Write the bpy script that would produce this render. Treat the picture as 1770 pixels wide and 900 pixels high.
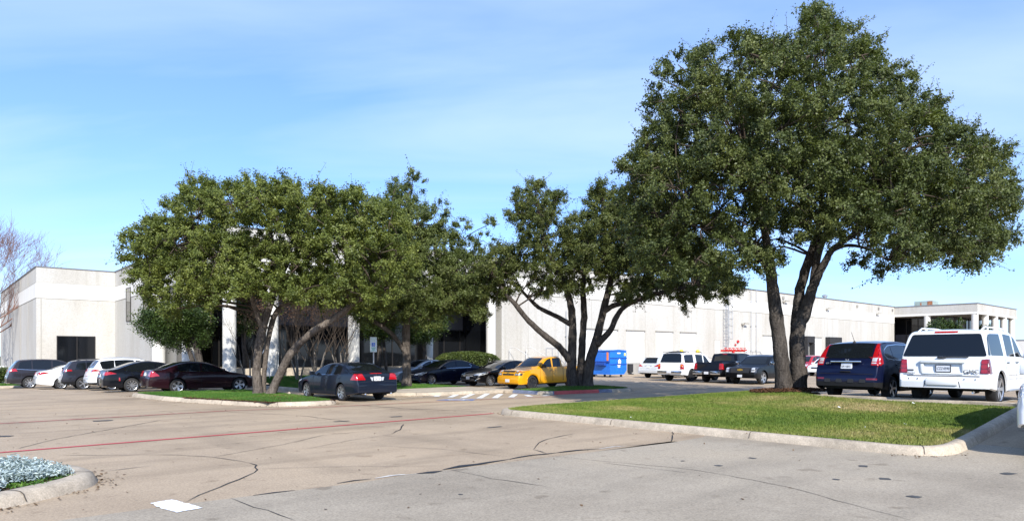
import bpy, bmesh, math, random
import numpy as np
from mathutils import Vector, Matrix
from mathutils.bvhtree import BVHTree

for o in list(bpy.data.objects):
    bpy.data.objects.remove(o)
S = bpy.context.scene
COL = S.collection
R = math.radians
random.seed(7)
rng = np.random.default_rng(11)

# ------------------------------------------------------------------ camera
CAMH, FPX = 1.7, 1180.0            # eye height, focal length in photograph pixels
cd = bpy.data.cameras.new('camera')
cd.sensor_width = 36.0
cd.lens = 24.0
cd.shift_y = 0.0927
cd.clip_start = 0.1
cd.clip_end = 6000
cam = bpy.data.objects.new('camera', cd)
cam.location = (0, 0, CAMH)
cam.rotation_euler = (R(90), 0, 0)
COL.objects.link(cam)
S.camera = cam

# ------------------------------------------------------------------ light
SUN_EL = 35.0
SHX, SHY = -0.20, 0.98             # horizontal direction the shadows run
sun_az = math.atan2(-SHX, -SHY)     # azimuth of the sun from +Y towards +X
W = bpy.data.worlds.new('World')
S.world = W
W.use_nodes = True
nt = W.node_tree
for n in list(nt.nodes):
    nt.nodes.remove(n)
def N(t, ty, loc=None, **kw):
    n = t.nodes.new(ty)
    for k, v in kw.items():
        setattr(n, k, v)
    return n
wo = N(nt, 'ShaderNodeOutputWorld')
bg = N(nt, 'ShaderNodeBackground')
sky = N(nt, 'ShaderNodeTexSky', sky_type='NISHITA', sun_disc=False)
sky.sun_elevation = R(SUN_EL)
sky.sun_rotation = sun_az
sky.altitude = 200
sky.air_density = 1.0
sky.dust_density = 0.6
sky.ozone_density = 2.5
bg.inputs['Strength'].default_value = 0.15
# thin cirrus: noise on a plane high above
tc = N(nt, 'ShaderNodeTexCoord')
sep = N(nt, 'ShaderNodeSeparateXYZ')
nt.links.new(tc.outputs['Generated'], sep.inputs[0])
def wmath(op, a, b=None):
    m = N(nt, 'ShaderNodeMath', operation=op)
    for i, q in enumerate((a, b)):
        if q is None: continue
        if isinstance(q, (int, float)): m.inputs[i].default_value = q
        else: nt.links.new(q, m.inputs[i])
    return m.outputs[0]
zc = wmath('MAXIMUM', wmath('ADD', sep.outputs[2], 0.12), 0.03)
cx = wmath('DIVIDE', sep.outputs[0], zc)
cy = wmath('DIVIDE', sep.outputs[1], zc)
cmb = N(nt, 'ShaderNodeCombineXYZ')
nt.links.new(cx, cmb.inputs[0]); nt.links.new(cy, cmb.inputs[1])
mp = N(nt, 'ShaderNodeMapping')
mp.inputs['Rotation'].default_value = (0, 0, R(32))
mp.inputs['Scale'].default_value = (0.38, 1.15, 1)
mp.inputs['Location'].default_value = (2.6, 1.3, 0)
nt.links.new(cmb.outputs[0], mp.inputs[0])
nz = N(nt, 'ShaderNodeTexNoise')
nz.inputs['Scale'].default_value = 0.9
nz.inputs['Detail'].default_value = 7
nz.inputs['Roughness'].default_value = 0.52
nz.inputs['Distortion'].default_value = 0.6
nt.links.new(mp.outputs[0], nz.inputs['Vector'])
cr = N(nt, 'ShaderNodeValToRGB')
cr.color_ramp.elements[0].position = 0.43
cr.color_ramp.elements[0].color = (0, 0, 0, 1)
cr.color_ramp.elements[1].position = 0.68
cr.color_ramp.elements[1].color = (1, 1, 1, 1)
nt.links.new(nz.outputs['Fac'], cr.inputs[0])
mixc = N(nt, 'ShaderNodeMix', data_type='RGBA')
mixc.inputs['Factor'].default_value = 0.22
tint = N(nt, 'ShaderNodeMix', data_type='RGBA', blend_type='MULTIPLY')
tint.inputs['Factor'].default_value = 1.0
tint.inputs['B'].default_value = (0.76, 0.89, 1.2, 1)
nt.links.new(sky.outputs[0], tint.inputs['A'])
nt.links.new(tint.outputs['Result'], mixc.inputs['A'])
mixc.inputs['B'].default_value = (1.9, 3.5, 6.4, 1)       # thin high haze
mixw = N(nt, 'ShaderNodeMix', data_type='RGBA')
nt.links.new(wmath('MULTIPLY', cr.outputs[0], 0.45), mixw.inputs['Factor'])
nt.links.new(mixc.outputs['Result'], mixw.inputs['A'])
mixw.inputs['B'].default_value = (4.0, 4.9, 6.3, 1)
nt.links.new(mixw.outputs['Result'], bg.inputs['Color'])
nt.links.new(bg.outputs[0], wo.inputs[0])

sl = bpy.data.lights.new('sun', 'SUN')
sl.energy = 4.6
sl.angle = R(0.5)
sl.color = (1.0, 0.965, 0.90)
so = bpy.data.objects.new('sun', sl)
sdir = Vector((SHX, SHY, -math.tan(R(SUN_EL)) * math.hypot(SHX, SHY)))
so.rotation_euler = sdir.to_track_quat('-Z', 'Y').to_euler()
so.location = (30, -60, 60)
COL.objects.link(so)

S.view_settings.view_transform = 'Standard'
S.view_settings.look = 'None'
S.view_settings.exposure = 0.58
S.view_settings.gamma = 1
S.view_settings.use_curve_mapping = False
S.render.engine = 'CYCLES'
S.cycles.max_bounces = 6
S.cycles.transparent_max_bounces = 4

# ------------------------------------------------------------------ site frame
# Everything on the site lies along two axes: u (away to the right) and v (away to the left).
ANG = 41.0
CU, SU = math.cos(R(ANG)), math.sin(R(ANG))
def P(u, v, z=0.0):
    return Vector((CU * u - SU * v, SU * u + CU * v, z))
def UV(x, y):
    return (CU * x + SU * y, -SU * x + CU * y)
def sm(t):
    t = min(1.0, max(0.0, t))
    return t * t * (3 - 2 * t)
def G(u, v):
    """height of the paving"""
    g = 0.45 * sm((u - 12) / 9) * (1 - sm((v - 8) / 9))
    g -= min(0.7, 0.02 * max(0.0, v - 35)) * (1 - sm((u - 14) / 10))
    return g
def onv(px, v):
    """u of the point on the line v = const seen at photograph column px"""
    t = (px - 885) / FPX
    z = v / (CU - SU * t)
    return CU * t * z + SU * z
def onu(px, u):
    t = (px - 885) / FPX
    z = u / (SU + CU * t)
    return -SU * t * z + CU * z
def dep(u, v):
    return SU * u + CU * v
def gp(px, py):
    """paving point under a photograph pixel"""
    g = 0.0
    for _ in range(12):
        y = (CAMH - g) * FPX / max(1.0, py - 614)
        x = (px - 885) / FPX * y
        u, v = UV(x, y)
        g = G(u, v)
    return u, v
def ray(px, py, y):
    return Vector(((px - 885) / FPX * y, y, CAMH + (614 - py) / FPX * y))

# ------------------------------------------------------------------ materials
MATS = {}
def mat(name, col, rough=0.6, metal=0.0, spec=0.5, coat=0.0, noise=None, bump=None, extra=None, emis=None):
    """noise: list of (scale, strength, detail[, (sx,sy,sz)]) multiplying the colour; bump: (scale, strength)"""
    if name in MATS:
        return MATS[name]
    m = bpy.data.materials.new(name)
    m.use_nodes = True
    t = m.node_tree
    b = t.nodes['Principled BSDF']
    b.inputs['Base Color'].default_value = (*col, 1)
    b.inputs['Roughness'].default_value = rough
    b.inputs['Metallic'].default_value = metal
    b.inputs['Specular IOR Level'].default_value = spec
    b.inputs['Coat Weight'].default_value = coat
    b.inputs['Coat Roughness'].default_value = 0.04
    if noise or bump or extra:
        co = N(t, 'ShaderNodeTexCoord')
        vec = co.outputs['Object']
        cur = None
        rgb = N(t, 'ShaderNodeRGB')
        rgb.outputs[0].default_value = (*col, 1)
        cur = rgb.outputs[0]
        for q in (noise or []):
            nz = N(t, 'ShaderNodeTexNoise')
            nz.inputs['Scale'].default_value = q[0]
            nz.inputs['Detail'].default_value = q[2]
            nz.inputs['Roughness'].default_value = 0.6
            if len(q) > 3:
                mpn = N(t, 'ShaderNodeMapping')
                mpn.inputs['Scale'].default_value = q[3]
                t.links.new(vec, mpn.inputs[0]); t.links.new(mpn.outputs[0], nz.inputs['Vector'])
            else:
                t.links.new(vec, nz.inputs['Vector'])
            mr = N(t, 'ShaderNodeMapRange')
            mr.inputs['From Min'].default_value = 0.3
            mr.inputs['From Max'].default_value = 0.7
            mr.inputs['To Min'].default_value = 1 - q[1]
            mr.inputs['To Max'].default_value = 1 + q[1]
            t.links.new(nz.outputs['Fac'], mr.inputs[0])
            mx = N(t, 'ShaderNodeMix', data_type='RGBA', blend_type='MULTIPLY')
            mx.inputs['Factor'].default_value = 1
            t.links.new(cur, mx.inputs['A'])
            t.links.new(mr.outputs[0], mx.inputs['B'])
            cur = mx.outputs['Result']
        if extra:
            cur = extra(t, vec, cur, b)
        t.links.new(cur, b.inputs['Base Color'])
        if bump:
            nb = N(t, 'ShaderNodeTexNoise')
            nb.inputs['Scale'].default_value = bump[0]
            nb.inputs['Detail'].default_value = 5
            t.links.new(vec, nb.inputs['Vector'])
            bp = N(t, 'ShaderNodeBump')
            bp.inputs['Strength'].default_value = bump[1]
            bp.inputs['Distance'].default_value = bump[2] if len(bump) > 2 else 0.02
            t.links.new(nb.outputs['Fac'], bp.inputs['Height'])
            t.links.new(bp.outputs[0], b.inputs['Normal'])
    MATS[name] = m
    return m

def ramp(t, fac, stops):
    r = N(t, 'ShaderNodeValToRGB')
    e = r.color_ramp.elements
    while len(e) > len(stops): e.remove(e[-1])
    while len(e) < len(stops): e.new(0.5)
    for i, (p, c) in enumerate(stops):
        e[i].position = p
        e[i].color = (*c, 1)
    t.links.new(fac, r.inputs[0])
    return r.outputs[0]
def mixn(t, fac, a, b, blend='MIX'):
    m = N(t, 'ShaderNodeMix', data_type='RGBA', blend_type=blend)
    for k, q in (('Factor', fac), ('A', a), ('B', b)):
        if isinstance(q, (int, float)): m.inputs[k].default_value = q
        elif isinstance(q, tuple): m.inputs[k].default_value = (*q, 1)
        else: t.links.new(q, m.inputs[k])
    return m.outputs['Result']
def noisen(t, vec, scale, detail=4, rough=0.6, mscale=None, w=0):
    nz = N(t, 'ShaderNodeTexNoise')
    nz.inputs['Scale'].default_value = scale
    nz.inputs['Detail'].default_value = detail
    nz.inputs['Roughness'].default_value = rough
    if mscale or w:
        m = N(t, 'ShaderNodeMapping')
        m.inputs['Scale'].default_value = mscale or (1, 1, 1)
        m.inputs['Location'].default_value = (w, w * 1.7, 0)
        t.links.new(vec, m.inputs[0]); vec = m.outputs[0]
    t.links.new(vec, nz.inputs['Vector'])
    return nz.outputs['Fac']

def concrete_extra(stain, joint=None, jcol=(0.10, 0.09, 0.08)):
    def f(t, vec, cur, b):
        big = noisen(t, vec, 0.22, 6, 0.65)
        s = ramp(t, big, [(0.34, (0.81, 0.80, 0.79)), (0.50, (1, 1, 1)), (0.68, (1.10, 1.08, 1.05))])
        cur = mixn(t, 1.0, cur, s, 'MULTIPLY')
        # tyre-dark streaks running along the driving direction
        st = noisen(t, vec, 0.5, 5, 0.6, (0.25, 1.6, 1), 3.1)
        s2 = ramp(t, st, [(0.50, (1, 1, 1)), (0.74, (1 - stain,) * 3)])
        cur = mixn(t, 1.0, cur, s2, 'MULTIPLY')
        st = noisen(t, vec, 0.35, 4, 0.6, (1.5, 0.3, 1), 9.1)
        s2 = ramp(t, st, [(0.54, (1, 1, 1)), (0.78, (1 - stain * 0.8,) * 3)])
        cur = mixn(t, 1.0, cur, s2, 'MULTIPLY')
        # fine aggregate grit and oil spots
        g = noisen(t, vec, 38, 3, 0.8)
        s3 = ramp(t, g, [(0.32, (0.60, 0.60, 0.60)), (0.5, (1, 1, 1)), (0.68, (1.32, 1.32, 1.3))])
        cur = mixn(t, 0.75, cur, s3, 'MULTIPLY')
        sp = noisen(t, vec, 2.3, 2, 0.5, None, 5.0)
        s4 = ramp(t, sp, [(0.64, (1, 1, 1)), (0.74, (0.70, 0.68, 0.66))])
        cur = mixn(t, 1.0, cur, s4, 'MULTIPLY')
        return cur
    return f

M_TAN = mat('tan_concrete', (0.395, 0.304, 0.209), 0.85, spec=0.25, extra=concrete_extra(0.34), bump=(30, 0.25, 0.01))
M_GREY = mat('grey_concrete', (0.350, 0.297, 0.226), 0.85, spec=0.25, extra=concrete_extra(0.22), bump=(34, 0.35, 0.01))
M_KERB = mat('kerb_concrete', (0.40, 0.335, 0.255), 0.85, spec=0.25, noise=[(1.2, 0.25, 5), (9, 0.16, 4), (50, 0.18, 2)], bump=(40, 0.4, 0.01))
M_WALK = mat('walk_concrete', (0.42, 0.36, 0.28), 0.85, spec=0.25, noise=[(0.9, 0.2, 5), (30, 0.12, 3)])
M_FAR = mat('far_ground', (0.16, 0.15, 0.08), 0.9, noise=[(0.05, 0.3, 5)])
M_CRACK = mat('crack_sealant', (0.02, 0.02, 0.02), 0.6)
M_CRACK2 = mat('hairline_crack', (0.085, 0.07, 0.055), 0.9)
M_PATCH = mat('asphalt_patch', (0.06, 0.06, 0.06), 0.9, noise=[(9, 0.4, 3)])
M_SPALL = mat('spalled_concrete', (0.55, 0.52, 0.47), 0.9, noise=[(12, 0.3, 3)])
def wornpaint(thr):
    def f(t, vec, cur, b):
        w = noisen(t, vec, 7, 6, 0.75)
        k = ramp(t, w, [(thr, (0, 0, 0)), (thr + 0.10, (1, 1, 1))])
        return mixn(t, k, (0.33, 0.27, 0.21), cur)
    return f
M_RED = mat('red_line_paint', (0.50, 0.045, 0.06), 0.7, extra=wornpaint(0.30))
M_RED2 = mat('faded_red_line_paint', (0.46, 0.07, 0.07), 0.7, extra=wornpaint(0.38))
M_WHITEL = mat('white_line_paint', (0.72, 0.72, 0.70), 0.7, extra=wornpaint(0.33))
M_WHITEF = mat('faded_white_line_paint', (0.60, 0.57, 0.50), 0.7, extra=wornpaint(0.45))
M_WHITEN = mat('fresh_white_paint', (0.76, 0.77, 0.79), 0.75, noise=[(6, 0.08, 4), (40, 0.08, 2)], extra=wornpaint(0.24))
M_BLUEL = mat('blue_pavement_paint', (0.08, 0.16, 0.42), 0.7, extra=wornpaint(0.42))
M_REDK = mat('red_kerb_paint', (0.42, 0.07, 0.06), 0.7, noise=[(5, 0.25, 4)])
M_BLUEK = mat('blue_kerb_paint', (0.13, 0.15, 0.21), 0.7, noise=[(5, 0.25, 4)])

def grass_col(t, vec, cur, b):
    big = noisen(t, vec, 0.42, 5, 0.62, (1.0, 0.55, 0.2), 2.2)
    c = ramp(t, big, [(0.34, (0.075, 0.125, 0.016)), (0.48, (0.125, 0.175, 0.026)), (0.58, (0.19, 0.20, 0.052)), (0.71, (0.34, 0.275, 0.125))])
    sm_ = noisen(t, vec, 5.0, 3, 0.6)
    c2 = ramp(t, sm_, [(0.35, (0.78, 0.86, 0.7)), (0.65, (1.28, 1.14, 1.3))])
    return mixn(t, 1.0, c, c2, 'MULTIPLY')
def grass_lush(t, vec, cur, b):
    big = noisen(t, vec, 0.5, 4, 0.6)
    return ramp(t, big, [(0.35, (0.035, 0.10, 0.012)), (0.6, (0.075, 0.155, 0.02)), (0.75, (0.16, 0.15, 0.05))])
M_GRASS = mat('lawn_blades', (0.1, 0.15, 0.03), 0.6, spec=0.25, extra=grass_col)
M_GRASSL = mat('lush_blades', (0.1, 0.15, 0.03), 0.6, spec=0.25, extra=grass_lush)
M_TURF = mat('turf_base', (0.05, 0.07, 0.02), 0.95, spec=0.1, extra=grass_col)
M_TURFL = mat('turf_base_lush', (0.05, 0.07, 0.02), 0.95, spec=0.1, extra=grass_lush)
M_MULCH = mat('bark_mulch', (0.10, 0.05, 0.028), 0.95, spec=0.1, noise=[(12, 0.5, 3), (40, 0.4, 2)], bump=(25, 0.8, 0.03))
M_SOIL = mat('soil', (0.085, 0.055, 0.032), 0.95, spec=0.1, noise=[(10, 0.5, 4)])

def aggregate(t, vec, cur, b):
    vo = N(t, 'ShaderNodeTexVoronoi')
    vo.inputs['Scale'].default_value = 22
    t.links.new(vec, vo.inputs['Vector'])
    sx = N(t, 'ShaderNodeSeparateColor')
    t.links.new(vo.outputs['Color'], sx.inputs[0])
    s = ramp(t, sx.outputs[0], [(0.0, (0.86, 0.85, 0.83)), (0.4, (0.99, 0.98, 0.97)), (1.0, (1.06, 1.06, 1.05))])
    cur = mixn(t, 1.0, cur, s, 'MULTIPLY')
    big = noisen(t, vec, 0.35, 5, 0.6, (1, 1, 0.35))
    s2 = ramp(t, big, [(0.35, (0.90, 0.88, 0.85)), (0.55, (1, 1, 1))])
    stk = noisen(t, vec, 1.0, 4, 0.6, (2.2, 2.2, 0.10), 4.0)
    cur = mixn(t, 1.0, cur, ramp(t, stk, [(0.32, (0.91, 0.90, 0.875)), (0.46, (1, 1, 1))]), 'MULTIPLY')
    return mixn(t, 1.0, cur, s2, 'MULTIPLY')
M_AGG = mat('exposed_aggregate', (0.485, 0.47, 0.435), 0.9, spec=0.2, extra=aggregate, bump=(22, 0.5, 0.02))
M_BAND = mat('smooth_white_precast', (0.66, 0.64, 0.59), 0.8, spec=0.25, noise=[(0.6, 0.05, 5, (1, 1, .3)), (20, 0.03, 2)])
M_FOUND = mat('dock_foundation', (0.30, 0.285, 0.255), 0.9, noise=[(0.8, 0.15, 5), (15, 0.08, 3)])
M_COPING = mat('metal_coping', (0.22, 0.23, 0.25), 0.5, metal=0.3)
M_SPANDREL = mat('grey_spandrel', (0.075, 0.075, 0.085), 0.5, noise=[(2, 0.1, 3)])
M_DARKIN = mat('dark_soffit', (0.12, 0.115, 0.105), 0.9, noise=[(1, 0.1, 3)])  # plain dark grey-brown for the soffits
M_GLASS = mat('dark_glass', (0.006, 0.007, 0.009), 0.06, spec=0.5)
M_GLASSR = mat('reflective_glass', (0.03, 0.035, 0.042), 0.03, spec=1.0)
M_MULL = mat('bronze_mullion', (0.03, 0.027, 0.025), 0.45, metal=0.4)
M_DOORW = mat('white_rollup_door', (0.70, 0.69, 0.655), 0.55, noise=[(0.7, 0.05, 3)])
M_JOINT = mat('panel_joint', (0.36, 0.34, 0.295), 0.9)
M_BLACKR = mat('black_rubber', (0.02, 0.02, 0.022), 0.8, noise=[(4, 0.2, 3)])
M_GALV = mat('galvanised_steel', (0.42, 0.43, 0.44), 0.45, metal=0.7, noise=[(3, 0.12, 3)])
M_RAILW = mat('painted_rail', (0.60, 0.60, 0.58), 0.5)
M_YEL = mat('safety_yellow', (0.75, 0.58, 0.03), 0.5, noise=[(5, 0.1, 3)])
M_FIRE = mat('fire_red', (0.55, 0.02, 0.02), 0.4)
M_HVAC = mat('hvac_green', (0.30, 0.36, 0.32), 0.6, noise=[(1.5, 0.15, 4)])
M_RUST = mat('rusty_panel', (0.32, 0.13, 0.06), 0.8, noise=[(4, 0.35, 4)])
M_DUMP = mat('blue_dumpster_paint', (0.010, 0.150, 0.62), 0.45, noise=[(1.3, 0.14, 5), (9, 0.1, 3)], coat=0.2)
M_DUMPD = mat('blue_dumpster_recess', (0.008, 0.06, 0.32), 0.6)
M_ORANGE = mat('orange_sticker', (0.75, 0.22, 0.08), 0.6)
M_STICK = mat('white_sticker', (0.8, 0.8, 0.8), 0.6)
M_STICKY = mat('yellow_sticker', (0.85, 0.78, 0.15), 0.6)
M_SIGNW = mat('sign_face', (0.72, 0.78, 0.78), 0.45)
M_SIGNG = mat('sign_green', (0.10, 0.46, 0.40), 0.5)
M_SIGNB = mat('sign_blue', (0.03, 0.16, 0.62), 0.5)

def bark(name, c1, c2):
    def f(t, vec, cur, b):
        a = noisen(t, vec, 9, 6, 0.7, (1.6, 1.6, 0.45))
        c = ramp(t, a, [(0.33, c1), (0.66, c2)])
        l = noisen(t, vec, 1.3, 4, 0.6)
        return mixn(t, 1.0, c, ramp(t, l, [(0.35, (0.75, 0.75, 0.75)), (0.65, (1.2, 1.2, 1.18))]), 'MULTIPLY')
    return mat(name, c1, 0.95, spec=0.1, extra=f, bump=(16, 0.9, 0.05))
M_BARK = bark('live_oak_bark', (0.06, 0.048, 0.039), (0.19, 0.16, 0.135))
M_BARKD = bark('shaded_oak_bark', (0.032, 0.027, 0.023), (0.105, 0.090, 0.078))  # darker copy of the bark, trunk shade put into the colour
M_BARKG = bark('grey_bark', (0.12, 0.105, 0.09), (0.26, 0.23, 0.20))
M_TWIG = mat('twigs', (0.23, 0.135, 0.105), 0.9, spec=0.1)
M_TWIGD = mat('dark_twigs', (0.075, 0.058, 0.045), 0.9, spec=0.1)
M_SEED = mat('seed_heads', (0.095, 0.055, 0.035), 0.9, spec=0.1)

def leafmat(name, dark, mid, light, scale=0.9, transl=0.25, rough=0.5, spec=0.3):
    m = bpy.data.materials.new(name)
    m.use_nodes = True
    t = m.node_tree
    b = t.nodes['Principled BSDF']
    out = t.nodes['Material Output']
    co = N(t, 'ShaderNodeTexCoord')
    geo = N(t, 'ShaderNodeNewGeometry')
    a = noisen(t, co.outputs['Object'], scale, 3, 0.6)
    c = ramp(t, a, [(0.36, dark), (0.5, mid), (0.66, light)])
    rv = ramp(t, geo.outputs['Random Per Island'], [(0.0, (0.60, 0.62, 0.6)), (0.5, (1, 1, 1)), (0.93, (1.2, 1.17, 1.1)), (1.0, (1.5, 1.4, 1.2))])
    c = mixn(t, 1.0, c, rv, 'MULTIPLY')
    t.links.new(c, b.inputs['Base Color'])
    b.inputs['Roughness'].default_value = rough
    b.inputs['Specular IOR Level'].default_value = spec
    tr = N(t, 'ShaderNodeBsdfTranslucent')
    t.links.new(mixn(t, 1.0, c, (1.5, 1.6, 0.6), 'MULTIPLY'), tr.inputs[0])
    ms = N(t, 'ShaderNodeMixShader')
    ms.inputs[0].default_value = transl
    t.links.new(b.outputs[0], ms.inputs[1]); t.links.new(tr.outputs[0], ms.inputs[2])
    t.links.new(ms.outputs[0], out.inputs[0])
    return m
M_LEAF1 = leafmat('oak_leaves_olive', (0.088, 0.113, 0.025), (0.128, 0.157, 0.034), (0.168, 0.193, 0.047))
M_LEAF2 = leafmat('oak_leaves_grey_green', (0.078, 0.102, 0.029), (0.115, 0.144, 0.041), (0.155, 0.180, 0.058))
M_LEAF3 = leafmat('oak_leaves_mid', (0.064, 0.080, 0.023), (0.094, 0.114, 0.030), (0.138, 0.153, 0.042))
M_LEAF4 = leafmat('oak_leaves_deep', (0.058, 0.076, 0.024), (0.088, 0.110, 0.032), (0.128, 0.148, 0.046))
M_HOLLY = leafmat('holly_leaves', (0.028, 0.048, 0.011), (0.044, 0.074, 0.015), (0.078, 0.112, 0.026), rough=0.45, spec=0.35, transl=0.15)
M_HEDGE = leafmat('hedge_leaves', (0.06, 0.085, 0.02), (0.085, 0.115, 0.03), (0.12, 0.15, 0.04), scale=2)
M_SILVER = leafmat('silver_leaves', (0.26, 0.33, 0.34), (0.36, 0.43, 0.44), (0.47, 0.54, 0.54), scale=5, rough=0.8, spec=0.2, transl=0.08)
M_GROUNDC = leafmat('green_underleaves', (0.05, 0.12, 0.02), (0.09, 0.19, 0.03), (0.15, 0.24, 0.05), scale=5)

# ------------------------------------------------------------------ mesh tools
def link(o, parent=None):
    COL.objects.link(o)
    if parent is not None:
        o.parent = parent
    return o
def tag(o, label=None, cat=None, group=None, kind=None):
    if label: o['label'] = label
    if cat: o['category'] = cat
    if group: o['group'] = group
    if kind: o['kind'] = kind
    return o
def empty(name, loc, rz=0.0, label=None, cat=None, group=None):
    o = bpy.data.objects.new(name, None)
    o.empty_display_size = 0.3
    o.location = loc
    o.rotation_euler = (0, 0, rz)
    link(o)
    return tag(o, label, cat, group)
def site(name, u, v, z, label, cat, group=None):
    """a thing standing on the site at (u, v), turned with the site axes"""
    o = empty(name, P(u, v, z), R(ANG), label, cat, group)
    o['_u'] = u; o['_v'] = v; o['_z'] = z
    return o

class MB:
    def __init__(s):
        s.v = []; s.f = []; s.m = []
    def add(s, vs, fs, mi=0):
        o = len(s.v)
        s.v += [tuple(p) for p in vs]
        s.f += [tuple(i + o for i in q) for q in fs]
        s.m += [mi] * len(fs)
        return s
    def box(s, x0, x1, y0, y1, z0, z1, mi=0):
        vs = [(x0, y0, z0), (x1, y0, z0), (x1, y1, z0), (x0, y1, z0), (x0, y0, z1), (x1, y0, z1), (x1, y1, z1), (x0, y1, z1)]
        return s.add(vs, [(0, 3, 2, 1), (4, 5, 6, 7), (0, 1, 5, 4), (1, 2, 6, 5), (2, 3, 7, 6), (3, 0, 4, 7)], mi)
    def cbox(s, x0, x1, y0, y1, z0, z1, c=0.02, mi=0):
        """box with chamfered edges"""
        bm = bmesh.new()
        bmesh.ops.create_cube(bm, size=1)
        for q in bm.verts:
            q.co = ((x0 + x1) / 2 + q.co.x * (x1 - x0), (y0 + y1) / 2 + q.co.y * (y1 - y0), (z0 + z1) / 2 + q.co.z * (z1 - z0))
        bmesh.ops.bevel(bm, geom=bm.edges[:], offset=c, segments=2, affect='EDGES', profile=0.5)
        bm.verts.index_update()
        s.add([q.co for q in bm.verts], [[q.index for q in f.verts] for f in bm.faces], mi)
        bm.free()
        return s
    def prism(s, poly, ax, a0, a1, mi=0):
        """2-D polygon extruded along an axis ('x','y','z')"""
        n = len(poly)
        def pt(p, a):
            return {'x': (a, p[0], p[1]), 'y': (p[0], a, p[1]), 'z': (p[0], p[1], a)}[ax]
        vs = [pt(p, a0) for p in poly] + [pt(p, a1) for p in poly]
        fs = [tuple(range(n))[::-1], tuple(range(n, 2 * n))] + [(i, (i + 1) % n, n + (i + 1) % n, n + i) for i in range(n)]
        return s.add(vs, fs, mi)
    def tube(s, pts, rad, n=8, cap=True, mi=0, jit=0.0):
        pts = [Vector(p) for p in pts]
        if not hasattr(rad, '__len__'):
            rad = [rad] * len(pts)
        up = Vector((0, 0, 1))
        d0 = (pts[1] - pts[0]).normalized()
        a = d0.orthogonal().normalized()
        vs = []; fs = []
        for i, p in enumerate(pts):
            d = (pts[min(i + 1, len(pts) - 1)] - pts[max(i - 1, 0)])
            if d.length < 1e-9: d = d0
            d.normalize()
            a = (a - d * a.dot(d))
            if a.length < 1e-6: a = d.orthogonal()
            a.normalize()
            bb = d.cross(a)
            for k in range(n):
                th = 2 * math.pi * k / n
                r = rad[i] * (1 + (random.uniform(-jit, jit) if jit else 0))
                vs.append(p + (a * math.cos(th) + bb * math.sin(th)) * r)
        for i in range(len(pts) - 1):
            for k in range(n):
                fs.append((i * n + k, i * n + (k + 1) % n, (i + 1) * n + (k + 1) % n, (i + 1) * n + k))
        if cap:
            fs.append(tuple(range(n))[::-1])
            fs.append(tuple((len(pts) - 1) * n + k for k in range(n)))
        return s.add(vs, fs, mi)
    def lathe(s, prof, n=24, axis='z', c=(0, 0, 0), mi=0):
        """profile of (r, h)"""
        vs = []; fs = []
        for r, h in prof:
            for k in range(n):
                th = 2 * math.pi * k / n
                x, y = r * math.cos(th), r * math.sin(th)
                p = {'z': (x, y, h), 'y': (x, h, y), 'x': (h, x, y)}[axis]
                vs.append((p[0] + c[0], p[1] + c[1], p[2] + c[2]))
        for i in range(len(prof) - 1):
            for k in range(n):
                fs.append((i * n + k, i * n + (k + 1) % n, (i + 1) * n + (k + 1) % n, (i + 1) * n + k))
        fs.append(tuple(range(n))[::-1]); fs.append(tuple((len(prof) - 1) * n + k for k in range(n)))
        return s.add(vs, fs, mi)
    def build(s, name, mats, parent=None, smooth=False, loc=None, ang=40):
        me = bpy.data.meshes.new(name)
        me.from_pydata(s.v, [], s.f)
        if not isinstance(mats, (list, tuple)): mats = [mats]
        for m in mats: me.materials.append(m)
        if len(mats) > 1:
            me.polygons.foreach_set('material_index', s.m)
        bm = bmesh.new(); bm.from_mesh(me)
        bmesh.ops.recalc_face_normals(bm, faces=bm.faces[:])
        bm.to_mesh(me); bm.free()
        if smooth:
            me.polygons.foreach_set('use_smooth', [True] * len(me.polygons))
            me.set_sharp_from_angle(angle=R(ang))
        me.update()
        o = bpy.data.objects.new(name, me)
        link(o, parent)
        if loc is not None: o.location = loc
        elif parent is not None and '_u' in parent:
            o.location = (-parent['_u'], -parent['_v'], -parent['_z'])
        return o
def sited(o):
    """turn a parentless mesh written in (u, v, z) with the site"""
    o.rotation_euler = (0, 0, R(ANG))
    return o
def np_mesh(name, V, F, material, parent=None):
    """fast mesh from arrays: V (n,3), F (m,k)"""
    me = bpy.data.meshes.new(name)
    n, k = F.shape
    me.vertices.add(len(V)); me.vertices.foreach_set('co', np.ascontiguousarray(V, dtype=np.float32).ravel())
    me.loops.add(n * k); me.loops.foreach_set('vertex_index', np.ascontiguousarray(F, dtype=np.int32).ravel())
    me.polygons.add(n)
    me.polygons.foreach_set('loop_start', np.arange(0, n * k, k, dtype=np.int32))
    me.polygons.foreach_set('loop_total', np.full(n, k, dtype=np.int32))
    me.materials.append(material)
    me.update(calc_edges=True)
    o = bpy.data.objects.new(name, me)
    return link(o, parent)
def text_mesh(name, body, size, material, parent, loc, rot, depth=0.002, align='CENTER', sx=1.0):
    cu = bpy.data.curves.new(name, 'FONT')
    cu.body = body; cu.size = size; cu.extrude = depth
    cu.align_x = align; cu.align_y = 'CENTER'
    tmp = bpy.data.objects.new(name + '_curve', cu)
    COL.objects.link(tmp)
    dg = bpy.context.evaluated_depsgraph_get()
    me = bpy.data.meshes.new_from_object(tmp.evaluated_get(dg))
    bpy.data.objects.remove(tmp)
    me.materials.clear(); me.materials.append(material)
    o = bpy.data.objects.new(name, me)
    link(o, parent)
    o.location = loc; o.rotation_euler = rot; o.scale = (sx, 1, 1)
    return o
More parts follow.
